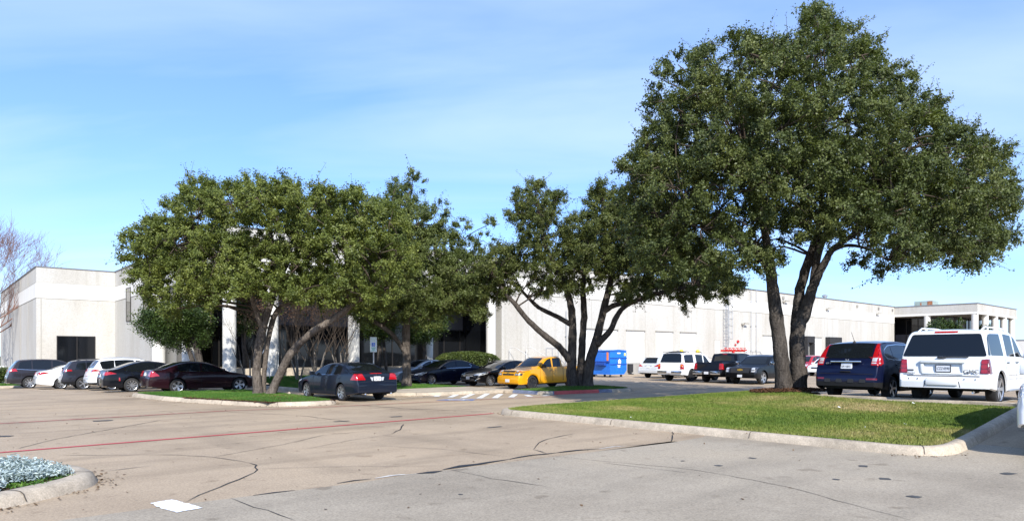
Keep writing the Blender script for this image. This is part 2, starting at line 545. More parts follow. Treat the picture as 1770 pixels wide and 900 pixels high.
def roundpoly(pts, r, n=5):
    """round the corners of a 2-D polygon; r one radius or one per corner"""
    out = []
    L = len(pts)
    if not hasattr(r, '__len__'): r = [r] * L
    for i in range(L):
        p = Vector(pts[i]); a = Vector(pts[i - 1]) - p; b = Vector(pts[(i + 1) % L]) - p
        rr = min(r[i], a.length * 0.48, b.length * 0.48)
        if rr < 1e-4 or a.length < 1e-6 or b.length < 1e-6:
            out.append(tuple(p)); continue
        s, e = p + a.normalized() * rr, p + b.normalized() * rr
        for k in range(n + 1):
            t = k / n
            q = s * (1 - t) ** 2 + p * 2 * t * (1 - t) + e * t * t
            out.append(tuple(q))
    return out
def cut_poly(poly, xs, ys):
    """bmesh of a flat polygon cut along the given grid lines"""
    bm = bmesh.new()
    bm.faces.new([bm.verts.new((p[0], p[1], 0)) for p in poly])
    x0, x1 = min(p[0] for p in poly), max(p[0] for p in poly)
    y0, y1 = min(p[1] for p in poly), max(p[1] for p in poly)
    for x in xs:
        if x0 + 1e-4 < x < x1 - 1e-4:
            bmesh.ops.bisect_plane(bm, geom=bm.verts[:] + bm.edges[:] + bm.faces[:], plane_co=(x, 0, 0), plane_no=(1, 0, 0), dist=1e-5)
    for y in ys:
        if y0 + 1e-4 < y < y1 - 1e-4:
            bmesh.ops.bisect_plane(bm, geom=bm.verts[:] + bm.edges[:] + bm.faces[:], plane_co=(0, y, 0), plane_no=(0, 1, 0), dist=1e-5)
    return bm
GU = sorted(set([-200, -120, -80, -60, -40, -30, -20, -14, -8, -4, 0, 4, 8] + [10 + 0.5 * i for i in range(45)] + [34, 38, 42, 46, 52, 60, 70, 80, 95, 110, 130, 150, 200]))
GV = sorted(set([-120, -80, -50, -30, -20, -12, -6, -2, 2] + [4 + 0.5 * i for i in range(63)] + [38, 41, 44, 48, 52, 56, 60, 64, 70, 80, 100, 130, 160]))
def sheet(name, poly, material, zf, off=0.004, label=None, kind='structure'):
    """a sheet that follows the ground over the polygon given in (u, v)"""
    bm = cut_poly(poly, GU, GV)
    bmesh.ops.triangulate(bm, faces=[f for f in bm.faces if len(f.verts) > 4])
    for q in bm.verts:
        q.co.z = zf(q.co.x, q.co.y) + off
    bmesh.ops.recalc_face_normals(bm, faces=bm.faces[:])
    if sum(f.normal.z for f in bm.faces) < 0:
        bmesh.ops.reverse_faces(bm, faces=bm.faces[:])
    me = bpy.data.meshes.new(name)
    bm.to_mesh(me); bm.free()
    me.materials.append(material)
    o = link(bpy.data.objects.new(name, me))
    sited(o)
    o['kind'] = kind
    if label: o['label'] = label
    return o
def inside(poly, u, v):
    """vectorised point in polygon"""
    c = np.zeros(len(u), bool)
    n = len(poly)
    for i in range(n):
        x1, y1 = poly[i]; x2, y2 = poly[(i + 1) % n]
        if y1 == y2: continue
        k = ((y1 > v) != (y2 > v)) & (u < (x2 - x1) * (v - y1) / (y2 - y1) + x1)
        c ^= k
    return c
# ------------------------------------------------------------------ paving
FLAT = lambda u, v: -0.85
sheet('ground', [(-3000, -3000), (3000, -3000), (3000, 3000), (-3000, 3000)], M_FAR, FLAT, 0)
sheet('parking_lot', [(-200, 8.15), (11.2, 8.15), (11.9, 7.6), (14, 7.5), (14, -120), (200, -120), (200, 160), (-200, 160)], M_TAN, G)
jl = [(-200, 8.4), (-8, 8.3), (2, 8.35), (3.0, 8.3), (4.5, 8.2), (5.3, 8.32), (6.4, 8.25), (8, 8.18), (9.5, 8.1), (11.06, 8.0), (12.3, 8.1), (12.8, 8.3)]
sheet('road', jl + [(14.5, 8.3), (14.5, 3.0), (30, 3.0), (30, -60), (-200, -60)], M_GREY, G, 0.008)

def ribbon(mb, pts, w, wob=0.0, off=0.013, taper=True):
    """thin strip on the paving along (u, v) points"""
    P2 = [Vector(p) for p in pts]
    # resample
    out = [P2[0]]
    for a, b in zip(P2, P2[1:]):
        n = max(1, int((b - a).length / 0.22))
        for k in range(1, n + 1):
            q = a.lerp(b, k / n)
            if wob and not (k == n and b is P2[-1]):
                q += Vector((random.gauss(0, wob), random.gauss(0, wob)))
            out.append(q)
    vs = []; fs = []
    for i, p in enumerate(out):
        d = out[min(i + 1, len(out) - 1)] - out[max(i - 1, 0)]
        d.normalize()
        nrm = Vector((-d.y, d.x))
        ww = w * (random.uniform(0.5, 1.25) if wob else 1) / 2
        if taper and i in (0, len(out) - 1): ww *= 0.2
        for sg in (1, -1):
            q = p + nrm * ww * sg
            vs.append((q.x, q.y, G(q.x, q.y) + off))
    for i in range(len(out) - 1):
        fs.append((2 * i, 2 * i + 1, 2 * i + 3, 2 * i + 2))
    mb.add(vs, fs)
def pxline(mb, pl, w, wob=0.02, off=0.013):
    ribbon(mb, [gp(*p) for p in pl], w, wob, off)
# red fire-lane lines
mb = MB(); ribbon(mb, [(-6, 14.72), (1.3, 14.88), (12.7, 15.45)], 0.125, off=0.012, taper=False)
sited(mb.build('fire_lane_line', M_RED))['kind'] = 'structure'
mb = MB(); ribbon(mb, [(-8, 20.9), (1.5, 21.2), (7.2, 21.55)], 0.10, off=0.012, taper=False)
ribbon(mb, [(7.2, 21.55), (9.5, 21.1), (14, 20.8), (20.9, 20.1)], 0.08, off=0.012, taper=False)
sited(mb.build('faded_fire_lane_line', M_RED2))['kind'] = 'structure'
# black sealant in the joint between the two slabs
mb = MB()
for pl, w in (([(437, 857), (475, 852), (510, 848)], 0.035), ([(582, 836), (612, 831), (642, 828)], 0.03),
              ([(720, 819), (745, 817), (765, 814)], 0.05), ([(765, 812), (800, 806), (850, 799), (880, 794)], 0.05),
              ([(880, 794), (920, 787), (960, 783)], 0.04), ([(960, 783), (1000, 778), (1035, 776)], 0.028),
              ([(1085, 771), (1120, 768), (1160, 764)], 0.022), ([(1160, 764), (1163, 745)], 0.02),
              ([(320, 869), (345, 856), (395, 836), (430, 822), (444, 812), (440, 804), (430, 800)], 0.022),
              ([(400, 862), (440, 877), (480, 890), (512, 901)], 0.014),
              ([(922, 777), (932, 765), (945, 759), (995, 749)], 0.022), ([(922, 777), (945, 784)], 0.02),
              ([(178, 815), (215, 811), (262, 805)], 0.022),
              ([(676, 750), (690, 743), (698, 733)], 0.022)):
    pxline(mb, pl, w * (2.9 if w in (.035, .03, .05, .04, .028) else 1.15), 0.012)
sited(mb.build('crack_sealant', M_CRACK))['kind'] = 'structure'
mb = MB()
for pl, w in (([(100, 787), (290, 786), (370, 790), (430, 800)], 0.016), ([(370, 790), (490, 768), (560, 752), (640, 745)], 0.014),
              ([(444, 811), (560, 807), (700, 806), (770, 805)], 0.012),
              ([(30, 776), (50, 770), (100, 758), (200, 740), (280, 726)], 0.024),
              ([(780, 812), (850, 828), (950, 842)], 0.012), ([(950, 788), (1050, 798), (1200, 812), (1280, 826), (1330, 836), (1390, 849), (1420, 858), (1500, 881), (1575, 900)], 0.012),
              ([(640, 770), (760, 776), (880, 790)], 0.012), ([(620, 700), (700, 706), (848, 712)], 0.03),
              ([(390, 712), (520, 718), (600, 728)], 0.022), ([(580, 728), (650, 733), (705, 731)], 0.016),
              ([(530, 776), (600, 762), (680, 750)], 0.012), ([(1040, 800), (1190, 818)], 0.010)):
    pxline(mb, pl, w * 1.15, 0.014)
for u0, v0, u1, v1 in ((-9, 17.9, 12.4, 18.3), (-12, 24.5, 7, 25.0), (26, 14, 27, 36), (20, 18.2, 46, 18.6)):
    ribbon(mb, [(u0, v0), (u1, v1)], 0.010, 0.008)
sited(mb.build('pavement_crack', M_CRACK2))['kind'] = 'structure'
mb = MB()
for pl in ([(648, 827), (672, 823), (700, 820)], [(1035, 776), (1060, 773), (1082, 771)], [(672, 823), (722, 819)]):
    pxline(mb, pl, 0.10, 0.04, 0.011)
sited(mb.build('spalled_joint', M_SPALL))['kind'] = 'structure'
mb = MB()
def ground_quad(mb, px, py, w, d, rot=0.0, off=0.012):
    u, v = gp(px, py)
    pts = []
    for k in range(14):
        a = 2 * math.pi * (k + .5) / 14
        m = 1 / max(abs(math.cos(a)), abs(math.sin(a))) * random.uniform(.78, 1.08)
        x_, y_ = w / 2 * math.cos(a) * m, d / 2 * math.sin(a) * m
        pts.append((u + x_ * math.cos(rot) - y_ * math.sin(rot), v + x_ * math.sin(rot) + y_ * math.cos(rot)))
    mb.add([(a, b, G(a, b) + off) for a, b in pts], [tuple(range(14))])
for px, py, w, d in ((1242, 805, .14, .12), (1300, 792, .12, .14), (1492, 806, .2, .14), (1445, 829, .10, .1), (1530, 828, .18, .16), (1580, 859, .17, .15), (1742, 819, .3, .16), (796, 855, .07, .06),
                     (178, 727, .5, .3), (5, 754, .4, .25), (590, 728, .5, .16), (684, 720, .4, .2), (855, 738, .5, .14), (1180, 797, .1, .06)):
    ground_quad(mb, px, py, w * .9, d, random.uniform(-.5, .5))
sited(mb.build('asphalt_patch', M_PATCH))['kind'] = 'structure'
# fresh white paint patch on the slab joint
mb = MB()
for oi, poly in enumerate(([(259, 870), (298, 864), (326, 871), (283, 881)], [(283, 880.5), (326, 871.3), (350, 879), (306, 887)])):
    pts = []
    for k in range(4):
        a, b = Vector(gp(*poly[k])), Vector(gp(*poly[(k + 1) % 4]))
        for i in range(9):
            q = a.lerp(b, i / 9) + Vector((random.gauss(0, .006), random.gauss(0, .006)))
            pts.append((q.x, q.y))
    mb.add([(a, b, G(a, b) + 0.0125 + oi * .003) for a, b in pts], [tuple(range(len(pts)))])
sited(mb.build('white_paint_patch', M_WHITEN))['kind'] = 'structure'
# stall lines of the lots
mb = MB()
for v in (35.3, 38.7, 42.7, 46.2, 50.2):
    ribbon(mb, [(6.3, v), (11.8, v)], 0.10, off=0.012, taper=False)
for v in (31.6, 34.6, 28.6):
    ribbon(mb, [(21.6, v), (26.6, v)], 0.10, off=0.012, taper=False)
for v in (22.75, 25.5, 30.0, 19.8, 17, 14):
    ribbon(mb, [(36.4, v), (42, v)], 0.10, off=0.012, taper=False)
for v in (8.1, 5.2, 11.3):
    ribbon(mb, [(21.8, v), (27.4, v)], 0.10, off=0.012, taper=False)
ribbon(mb, [(13.75, 22.2), (14.0, 26)], 0.10, off=0.0125, taper=False)
sited(mb.build('parking_stall_line', M_WHITEF))['kind'] = 'structure'
# access aisle hatching next to the accessible stall
mb = MB()
for a, b in (((753, 685), (767, 679.4)), ((778, 686.4), (793.6, 680.2)), ((800, 687.7), (820, 679.4)), ((828, 688.2), (843, 679.9)), ((855, 687.7), (865.6, 680.7)), ((883, 686.4), (891, 681.2)), ((910, 682.5), (917, 685)), ((937, 684), (949, 683))):
    ribbon(mb, [gp(*a), gp(*b)], 0.24, off=0.0125, taper=False)
sited(mb.build('access_aisle_stripe', M_WHITEL))['kind'] = 'structure'
mb = MB()
ribbon(mb, [gp(*q) for q in ((680, 690), (745, 685.2), (800, 688.4), (860, 689.4), (925, 687))], 0.10, off=0.0145, taper=False)
ribbon(mb, [gp(*q) for q in ((722, 683.2), (748, 685))], 0.10, off=0.0125, taper=False)
sited(mb.build('access_aisle_border', M_WHITEF))['kind'] = 'structure'
mb = MB()
q = [gp(*p) for p in ((752, 691.6), (770, 689.6), (824, 689.8), (816, 692.2))]
mb.add([(a, b, G(a, b) + 0.0125) for a, b in q], [(0, 1, 2, 3)])
sited(mb.build('accessible_parking_square', M_BLUEL))['kind'] = 'structure'
mb = MB()
c0 = gp(788, 690.8)
ring = [(c0[0] + .32 * math.cos(a), c0[1] + .32 * math.sin(a)) for a in [math.pi * .95 + i * math.pi * 1.25 / 12 for i in range(13)]]
ribbon(mb, ring, 0.09, off=0.0165, taper=False)
ribbon(mb, [(c0[0] - .05, c0[1] + .5), (c0[0] - .02, c0[1] + .15), (c0[0] + .27, c0[1] + .12), (c0[0] + .43, c0[1] - .25)], 0.10, off=0.0167, taper=False)
sited(mb.build('wheelchair_symbol', M_WHITEL))['kind'] = 'structure'

# ------------------------------------------------------------------ kerbs, islands, lawns
KERB = [(-0.02, -0.06), (0.0, 0.03), (0.025, 0.115), (0.05, 0.142), (0.085, 0.15), (0.155, 0.15), (0.17, 0.135), (0.17, -0.02)]
JOINTS = MB()
def kerb(name, loop, material, closed=True, width=1.0, zf=G, rise=1.0):
    """kerb swept along a loop of (u, v); the inside of the island is to the left of the path"""
    pts = []
    n = len(loop)
    for i in range(n if closed else n - 1):
        a, b = Vector(loop[i]), Vector(loop[(i + 1) % n])
        k = max(1, int((b - a).length / 0.5))
        for j in range(k):
            pts.append(a.lerp(b, j / k))
    if not closed: pts.append(Vector(loop[-1]))
    m = len(pts); K = len(KERB)
    vs = []; fs = []
    for i, p in enumerate(pts):
        a = pts[i - 1] if (closed or i > 0) else p
        b = pts[(i + 1) % m] if (closed or i < m - 1) else p
        d = (b - a).normalized()
        nr = Vector((-d.y, d.x))
        for (o, z) in KERB:
            q = p + nr * o * width
            w = random.uniform(-.004, .004)
            vs.append((q.x + w, q.y + w, zf(p.x, p.y) + z * rise))
    for i in range(m if closed else m - 1):
        j = (i + 1) % m
        for k in range(K - 1):
            fs.append((i * K + k, j * K + k, j * K + k + 1, i * K + k + 1))
    if closed:
        for i in range(3, m, 7):
            p = pts[i]; d = (pts[(i + 1) % m] - pts[i - 1]).normalized(); nr = Vector((-d.y, d.x))
            jv = []
            for (o, z) in KERB[1:7]:
                for sg in (-1, 1):
                    q = p + nr * (o * width - .004) + d * sg * .008
                    jv.append((q.x, q.y, zf(p.x, p.y) + z * rise + .005))
            JOINTS.add(jv, [(2 * k, 2 * k + 1, 2 * k + 3, 2 * k + 2) for k in range(5)])
    mb = MB(); mb.add(vs, fs)
    if not closed:
        mb.add([vs[k] for k in range(K)], [tuple(range(K))]); mb.add([vs[(m - 1) * K + k] for k in range(K)], [tuple(range(K))])
    o = sited(mb.build(name, material, smooth=True, ang=50))
    o['kind'] = 'structure'
    return o
def ccw(poly):
    a = sum(poly[i - 1][0] * poly[i][1] - poly[i][0] * poly[i - 1][1] for i in range(len(poly)))
    return poly if a > 0 else poly[::-1]
def inset(poly, d):
    out = []
    n = len(poly)
    for i in range(n):
        a, p, b = Vector(poly[i - 1]), Vector(poly[i]), Vector(poly[(i + 1) % n])
        t = (b - a).normalized()
        q = p + Vector((-t.y, t.x)) * d
        out.append((q.x, q.y))
    return out
def grass(name, poly, zf, n, h, material, label, w=0.011):
    us = [p[0] for p in poly]; vs = [p[1] for p in poly]
    u = rng.uniform(min(us), max(us), n * 3); v = rng.uniform(min(vs), max(vs), n * 3)
    k = inside(poly, u, v)
    u, v = u[k][:n], v[k][:n]
    z = np.array([zf(a, b) for a, b in zip(u, v)])
    m = len(u)
    hh = h * rng.uniform(0.45, 1.15, m)
    th = rng.uniform(0, 2 * np.pi, m)
    ln = rng.normal(0, 0.35, (m, 2)) * hh[:, None]
    ww = w * rng.uniform(0.7, 1.4, m)
    V = np.zeros((m, 3, 3))
    V[:, 0] = np.stack([u - np.cos(th) * ww, v - np.sin(th) * ww, z - 0.01], 1)
    V[:, 1] = np.stack([u + np.cos(th) * ww, v + np.sin(th) * ww, z - 0.01], 1)
    V[:, 2] = np.stack([u + ln[:, 0], v + ln[:, 1], z + hh], 1)
    o = np_mesh(name, V.reshape(-1, 3), np.arange(m * 3).reshape(-1, 3), material)
    sited(o)
    tag(o, label, 'grass', None, 'stuff')
    return o

# right-hand lawn
T4U, T4V = 20.6, 10.45
def LZ(u, v):
    d2 = (u - T4U) ** 2 + (v - T4V) ** 2
    return G(u, v) + 0.135 - 0.09 * sm((u - 13.4) / 7) * (1 - sm((v - 9) / 5)) + 0.20 * math.exp(-d2 / (2 * 1.2 ** 2)) + 0.06 * sm((u - 14) / 5) * sm((v - 10.5) / 2.5) * (1 - sm((v - 13) / 2.2))
lawn = ccw(roundpoly([(12.62, 3.75), (19.75, 4.0), (19.85, 9.25), (21.35, 9.75), (21.4, 12.0), (21.7, 14.6), (19.0, 15.35), (14.2, 15.75), (12.55, 15.3)], [0.9, 0.6, 0.3, 0.3, 1.0, 1.2, 1.0, 0.9, 1.3], 8))
kerb('kerb', lawn, M_KERB, width=1.35, rise=1.05)
lin = inset(lawn, 0.21)
sheet('lawn', lin, M_TURF, LZ, -0.005)
grass('lawn_grass', lin, LZ, 230000, 0.055, M_GRASS, 'sunlit lawn with dry tan patches inside the large kerbed island at right')
# mulch ring round the big tree
ring = [(T4U + 1.05 * math.cos(a) * (1 + .12 * math.sin(3 * a)), T4V + 1.25 * math.sin(a)) for a in [i * math.pi / 14 for i in range(28)]]
def MZ(u, v):
    return LZ(u, v) + 0.05
mulch = sheet('mulch', ring, M_MULCH, MZ, 0.0, kind='stuff')
tag(mulch, 'brown bark mulch heaped around the trunk of the tallest tree', 'mulch')
def chips(name, poly, zf, n, material, size, label, cat='mulch'):
    us = [p[0] for p in poly]; vs = [p[1] for p in poly]
    u = rng.uniform(min(us), max(us), n * 3); v = rng.uniform(min(vs), max(vs), n * 3)
    k = inside(poly, u, v); u, v = u[k][:n], v[k][:n]
    z = np.array([zf(a, b) for a, b in zip(u, v)]) + rng.uniform(0.0, 0.03, len(u))
    V, F = leaf_quads(np.stack([u, v, z], 1), size, 0.45, up=1.2)
    o = np_mesh(name, V, F, material); sited(o)
    return tag(o, label, cat, None, 'stuff')

def leaf_quads(C, L, aspect=0.5, up=0.4, var=0.35, bias=None, bk=0.0):
    """rhombic leaves at centres C (n,3); returns V, F"""
    m = len(C)
    nr = rng.normal(0, 1, (m, 3)); nr[:, 2] = np.abs(nr[:, 2]) + up
    if bias is not None: nr = rng.normal(0, 1, (m, 3)) * .75 + bias * bk + np.array([0, 0, up])
    nr /= np.linalg.norm(nr, axis=1)[:, None]
    t = rng.normal(0, 1, (m, 3))
    t -= nr * (t * nr).sum(1)[:, None]
    t /= np.linalg.norm(t, axis=1)[:, None]
    b = np.cross(nr, t)
    l = L * rng.uniform(1 - var, 1 + var, m)[:, None] / 2
    w = l * aspect
    V = np.stack([C - t * l, C + b * w + t * l * .1, C + t * l, C - b * w + t * l * .1], 1).reshape(-1, 3)
    F = np.arange(m * 4).reshape(-1, 4)
    return V, F
chips('mulch_chips', ring, MZ, 2500, M_MULCH, 0.07, 'loose bark chips on the mound under the tallest tree')

# left tree island
isA = ccw(roundpoly([(11.15, 21.7), (11.3, 31.8), (6.6, 32.2), (6.9, 27.6), (8.8, 22.0)], [0.9, 0.8, 0.8, 2.2, 1.2], 8))
kerb('kerb', isA, M_KERB, width=1.3)
inA = inset(isA, 0.2)
AZ = lambda u, v: G(u, v) + 0.13 + 0.05 * math.exp(-((u - 10) ** 2 + (v - 26.5) ** 2) / 6)
sheet('lawn', inA, M_TURFL, AZ, -0.005)
grass('island_grass', inA, AZ, 60000, 0.06, M_GRASSL, 'green grass on the kerbed island under the broad multi trunk tree', 0.014)
strip = [(8.7, 22.35), (11.0, 21.95), (11.0, 24.0), (10.4, 26.8), (9.2, 25.2), (7.4, 27.3), (7.3, 26.6)]
mA = sheet('mulch', strip, M_MULCH, AZ, 0.02, kind='stuff')
tag(mA, 'brown leaf litter along the front edge of the left tree island', 'mulch')
chips('leaf_litter', strip, AZ, 2600, M_MULCH, 0.09, 'dry fallen leaves scattered at the front of the left island', 'leaf litter')

# lawn island between the two rows, with concrete walk and ramp in front
isB = ccw(roundpoly([(14.3, 26.2), (15.6, 24.0), (20.9, 23.7), (20.9, 38.3), (13.4, 38.3), (13.6, 29.0)], [1.0, 0.8, 0.3, 0.3, 0.3, 1.2], 6))
kerb('kerb', isB, M_KERB, width=1.2)
def BZ(u, v):
    return G(u, v) + 0.13 + 0.42 * sm((v - 33) / 5)
inB = inset(isB, 0.18)
sheet('lawn', inB, M_TURFL, BZ, -0.005)
walk = [(14.7, 26.1), (15.7, 24.25), (20.8, 23.95), (20.8, 27.2), (19.4, 27.6), (17.0, 27.3)]
sheet('footpath', walk, M_WALK, BZ, 0.02)
gB = [(14.5, 26.5), (17.0, 27.4), (19.4, 27.7), (20.75, 27.3), (20.75, 38.0), (13.6, 38.0), (13.8, 29.0)]
grass('entrance_grass', gB, BZ, 70000, 0.07, M_GRASSL, 'green grass strip around the slim tree between the parked rows', 0.016)

# island at the end of the middle row
isC = ccw(roundpoly([(20.3, 21.2), (26.0, 20.6), (27.0, 24.4), (21.0, 23.68), (20.3, 23.6)], [0.5, 1.2, 1.0, 0.1, .1], 6))
kerb('kerb', isC, M_KERB, width=1.2)
kerb('painted_kerb', [(20.28, 23.3), (20.28, 21.75), (20.42, 21.36), (20.8, 21.13)], M_BLUEK, False, 1.24, rise=1.03)
kerb('painted_kerb', [(20.8, 21.13), (23.4, 20.855)], M_REDK, False, 1.24, rise=1.03)
kerb('painted_kerb', [(23.4, 20.855), (24.2, 20.77)], M_BLUEK, False, 1.24, rise=1.03)
inC = inset(isC, 0.18)
CZ = lambda u, v: G(u, v) + 0.13 + 0.07 * math.exp(-((u - 24.3) ** 2 + (v - 22.9) ** 2) / 2.5)
mC = sheet('mulch', inC, M_MULCH, CZ, -0.004, kind='stuff')
tag(mC, 'dark mulch around the tree beside the yellow pickup', 'mulch')
grass('shaded_grass', inC, CZ, 16000, 0.06, M_GRASSL, 'shaded grass on the small island beside the yellow pickup', 0.014)
# ramp lip (white painted edge) where the walk meets the stall
mb = MB(); mb.cbox(20.0, 20.9, 23.45, 23.62, 0.0, 0.14, 0.02)
sited(mb.build('ramp_kerb', M_KERB))['kind'] = 'structure'

# planter nose at lower left
pl = ccw(roundpoly([(-12, 8.4), (0.3, 9.05), (1.9, 10.3), (1.75, 11.75), (0.2, 13.1), (-12, 13.6)], [0.1, 0.8, 0.9, 0.9, 1.6, 0.1], 8))
kerb('kerb', pl, M_KERB, width=1.75, rise=1.0)
pin = inset(pl, 0.26)
PZ = lambda u, v: 0.11
sheet('planting_bed', pin, M_SOIL, PZ, 0)
# silver ground cover
def rosette_cover(name, poly, n, material, label, h0, h1, size, keep):
    us = [max(-7, p[0]) for p in poly]; vs = [p[1] for p in poly]
    u = rng.uniform(min(us), max(us), n); v = rng.uniform(min(vs), max(vs), n)
    k = inside(poly, u, v) & keep(u, v)
    u, v = u[k], v[k]
    C = []
    for a, b in zip(u, v):
        h = rng.uniform(h0, h1) * (0.85 + 0.3 * math.sin(a * 3.1) * math.cos(b * 2.3))
        m = 60
        th = rng.uniform(0, 2 * np.pi, m); rr = 0.13 * np.sqrt(rng.uniform(0, 1, m))
        C.append(np.stack([a + rr * np.cos(th), b + rr * np.sin(th), 0.11 + h * (1 - (rr / .2) ** 2) * rng.uniform(.35, 1.0, m)], 1))
    C = np.concatenate(C)
    V, F = leaf_quads(C, size, 0.36, up=0.7)
    o = np_mesh(name, V, F, material); sited(o)
    return tag(o, label, 'ground cover', None, 'stuff')
rosette_cover('silver_foliage', inset(pin, 0.12), 4200, M_SILVER, 'silvery white dusty foliage filling the rounded planter at lower left', 0.16, 0.28, 0.055, lambda u, v: ((u - 1.0) ** 2 + (v - 10.0) ** 2 > 0.10))
rosette_cover('green_ground_cover', pin, 900, M_GROUNDC, 'low green leaves showing at the edge of the silver planter', 0.03, 0.09, 0.05, lambda u, v: (u > -0.8))

# litter on the grass
mb = MB()
for u, v in ((14.3, 5.6), (15.2, 5.2), (17.2, 7.4), (20.3, 9.4), (18.9, 6.3), (13.0, 10.5)):
    a = random.random() * 3
    z = LZ(u, v) + 0.05
    mb.add([(u, v, z), (u + .08 * math.cos(a), v + .08 * math.sin(a), z + .02), (u + .05, v + .09, z + .035), (u - .03, v + .06, z + .02)], [(0, 1, 2, 3)])
o = sited(mb.build('litter', M_STICK)); tag(o, 'scraps of white paper litter on the sunlit lawn', 'litter', None, 'stuff')
def scatter(name, pts, size, material, label):
    C = np.array([(a, b, z + .012) for a, b, z in pts])
    V, F = leaf_quads(C, size, .6, up=3.0)
    o = np_mesh(name, V, F, material); sited(o)
    tag(o, label, 'leaf litter', None, 'stuff')
pts = []
for loop, zf in ((lawn, G), (isA, G), (isB, G), (isC, G), (pl, G)):
    for i in range(420):
        k = random.randrange(len(loop)); a, b = Vector(loop[k]), Vector(loop[(k + 1) % len(loop)])
        d = (b - a)
        if d.length < 1e-6: continue
        q = a + d * random.random(); nr = Vector((d.y, -d.x)).normalized()
        q = q + nr * (.02 + abs(random.gauss(0, .14)))
        pts.append((q.x, q.y, G(q.x, q.y) + .006))
for i in range(420):
    u, v = random.uniform(-2, 24), random.uniform(4, 28)
    pts.append((u, v, G(u, v) + .006)) if not (12 < u < 22 and 3 < v < 16) else pts.append((min(u, 20.5), max(v, 4.3), LZ(min(u, 20.5), max(v, 4.3)) + .05))
M_DRY = mat('dry_leaves', (0.11, 0.065, 0.03), 0.9, noise=[(3, .5, 2)])
scatter('fallen_leaves', pts, .045, M_DRY, 'small dry fallen leaves along the kerbs and over the paving')
# white stone by the left trunks
bm = bmesh.new(); bmesh.ops.create_icosphere(bm, subdivisions=2, radius=0.055)
for q in bm.verts:
    q.co = Vector((q.co.x * 1.1, q.co.y * .8, max(-.05, q.co.z * 1.2))) * random.uniform(.85, 1.12)
me = bpy.data.meshes.new('stone'); bm.to_mesh(me); bm.free(); me.materials.append(M_KERB)
o = link(bpy.data.objects.new('stone', me)); u_, v_ = gp(473, 681); o.location = P(11.0, 26.0, AZ(11.0, 26.0) + .05)
tag(o, 'small pale stone at the foot of the slanting left trunk', 'stone')
# ------------------------------------------------------------------ buildings
H = 9.0
def bpart(mb, name, mats, root, **k):
    return mb.build(name, mats, root, **k)
# ---- office block at left with the recessed entrance
off = site('office_building', 13, 39.5, 0, 'two storey pale aggregate office block with recessed dark entrance behind round columns', 'building')
b = MB()
b.box(7.3, 33, 68, 100, -1.2, H)
bpart(b, 'wall', M_AGG, off)
b = MB()
b.box(13, 33, 55, 67.99, -1.2, H)
b.box(13, 33.3, 39.5, 54.99, 6.45, H)
bpart(b, 'wall', M_AGG, off)
b = MB()
b.box(7.28, 12.985, 67.98, 68.3, 6.45, 7.7)
b.box(7.28, 7.4, 68.3, 100, 6.45, 7.7)
b.box(12.98, 13.2, 39.48, 68, 6.46, 7.7)
b.box(13.2, 33.3, 39.48, 39.7, 6.46, 7.7)
bpart(b, 'band', M_BAND, off)
b = MB()
b.box(7.22, 33, 67.93, 68.35, H, H + .06); b.box(7.22, 7.6, 68.35, 100, H, H + .06)
b.box(12.93, 13.3, 39.43, 67.93, H, H + .06); b.box(13.3, 33.3, 39.43, 39.8, H, H + .06)
bpart(b, 'coping', M_COPING, off)
b = MB()
for z in (6.43, 7.7):
    b.box(7.275, 13.0, 67.972, 68.1, z, z + .035); b.box(7.27, 7.4, 68.1, 100, z, z + .035)
    b.box(12.972, 13.1, 39.6, 67.97, z, z + .035); b.box(13.1, 33.3, 39.472, 39.6, z, z + .035)
for v in (73.5, 79.5, 86):
    b.box(7.278, 7.35, v, v + .04, -1, 6.4); b.box(7.278, 7.35, v, v + .04, 7.74, 8.98)
b.box(7.6, 7.64, 67.978, 68.1, -1, 6.4)
bpart(b, 'panel_joint', M_JOINT, off)
# dark opening on the left face
def window(root, u0, u1, z0, z1, plane, fixed, mull=(), deep=0.12, pane=M_GLASS, frame=M_MULL):
    """framed window on a v = const ('v') or u = const ('u') face"""
    f = MB(); g = MB()
    def put(mb, a0, a1, zz0, zz1, d0, d1):
        if plane == 'v': mb.box(a0, a1, fixed + d0, fixed + d1, zz0, zz1)
        else: mb.box(fixed + d0, fixed + d1, a0, a1, zz0, zz1)
    t = 0.07
    put(f, u0, u1, z1 - t, z1, -.03, .1); put(f, u0, u1, z0, z0 + t, -.03, .1)
    put(f, u0, u0 + t, z0 + t, z1 - t, -.03, .1); put(f, u1 - t, u1, z0 + t, z1 - t, -.03, .1)
    for m in mull: put(f, m - .035, m + .035, z0 + t, z1 - t, -.03, .1)
    put(g, u0 + t, u1 - t, z0 + t, z1 - t, -.012, .05)
    fo = f.build('window', frame, root)
    go = g.build('pane', pane, fo, loc=(0, 0, 0))
    return fo
window(off, 8.7, 11.5, -.4, 3.35, 'v', 67.98, (10.15,))
window(off, 62.0, 63.6, 4.5, 7.25, 'u', 12.97)
window(off, 56.1, 57.9, 4.5, 7.25, 'u', 12.97)
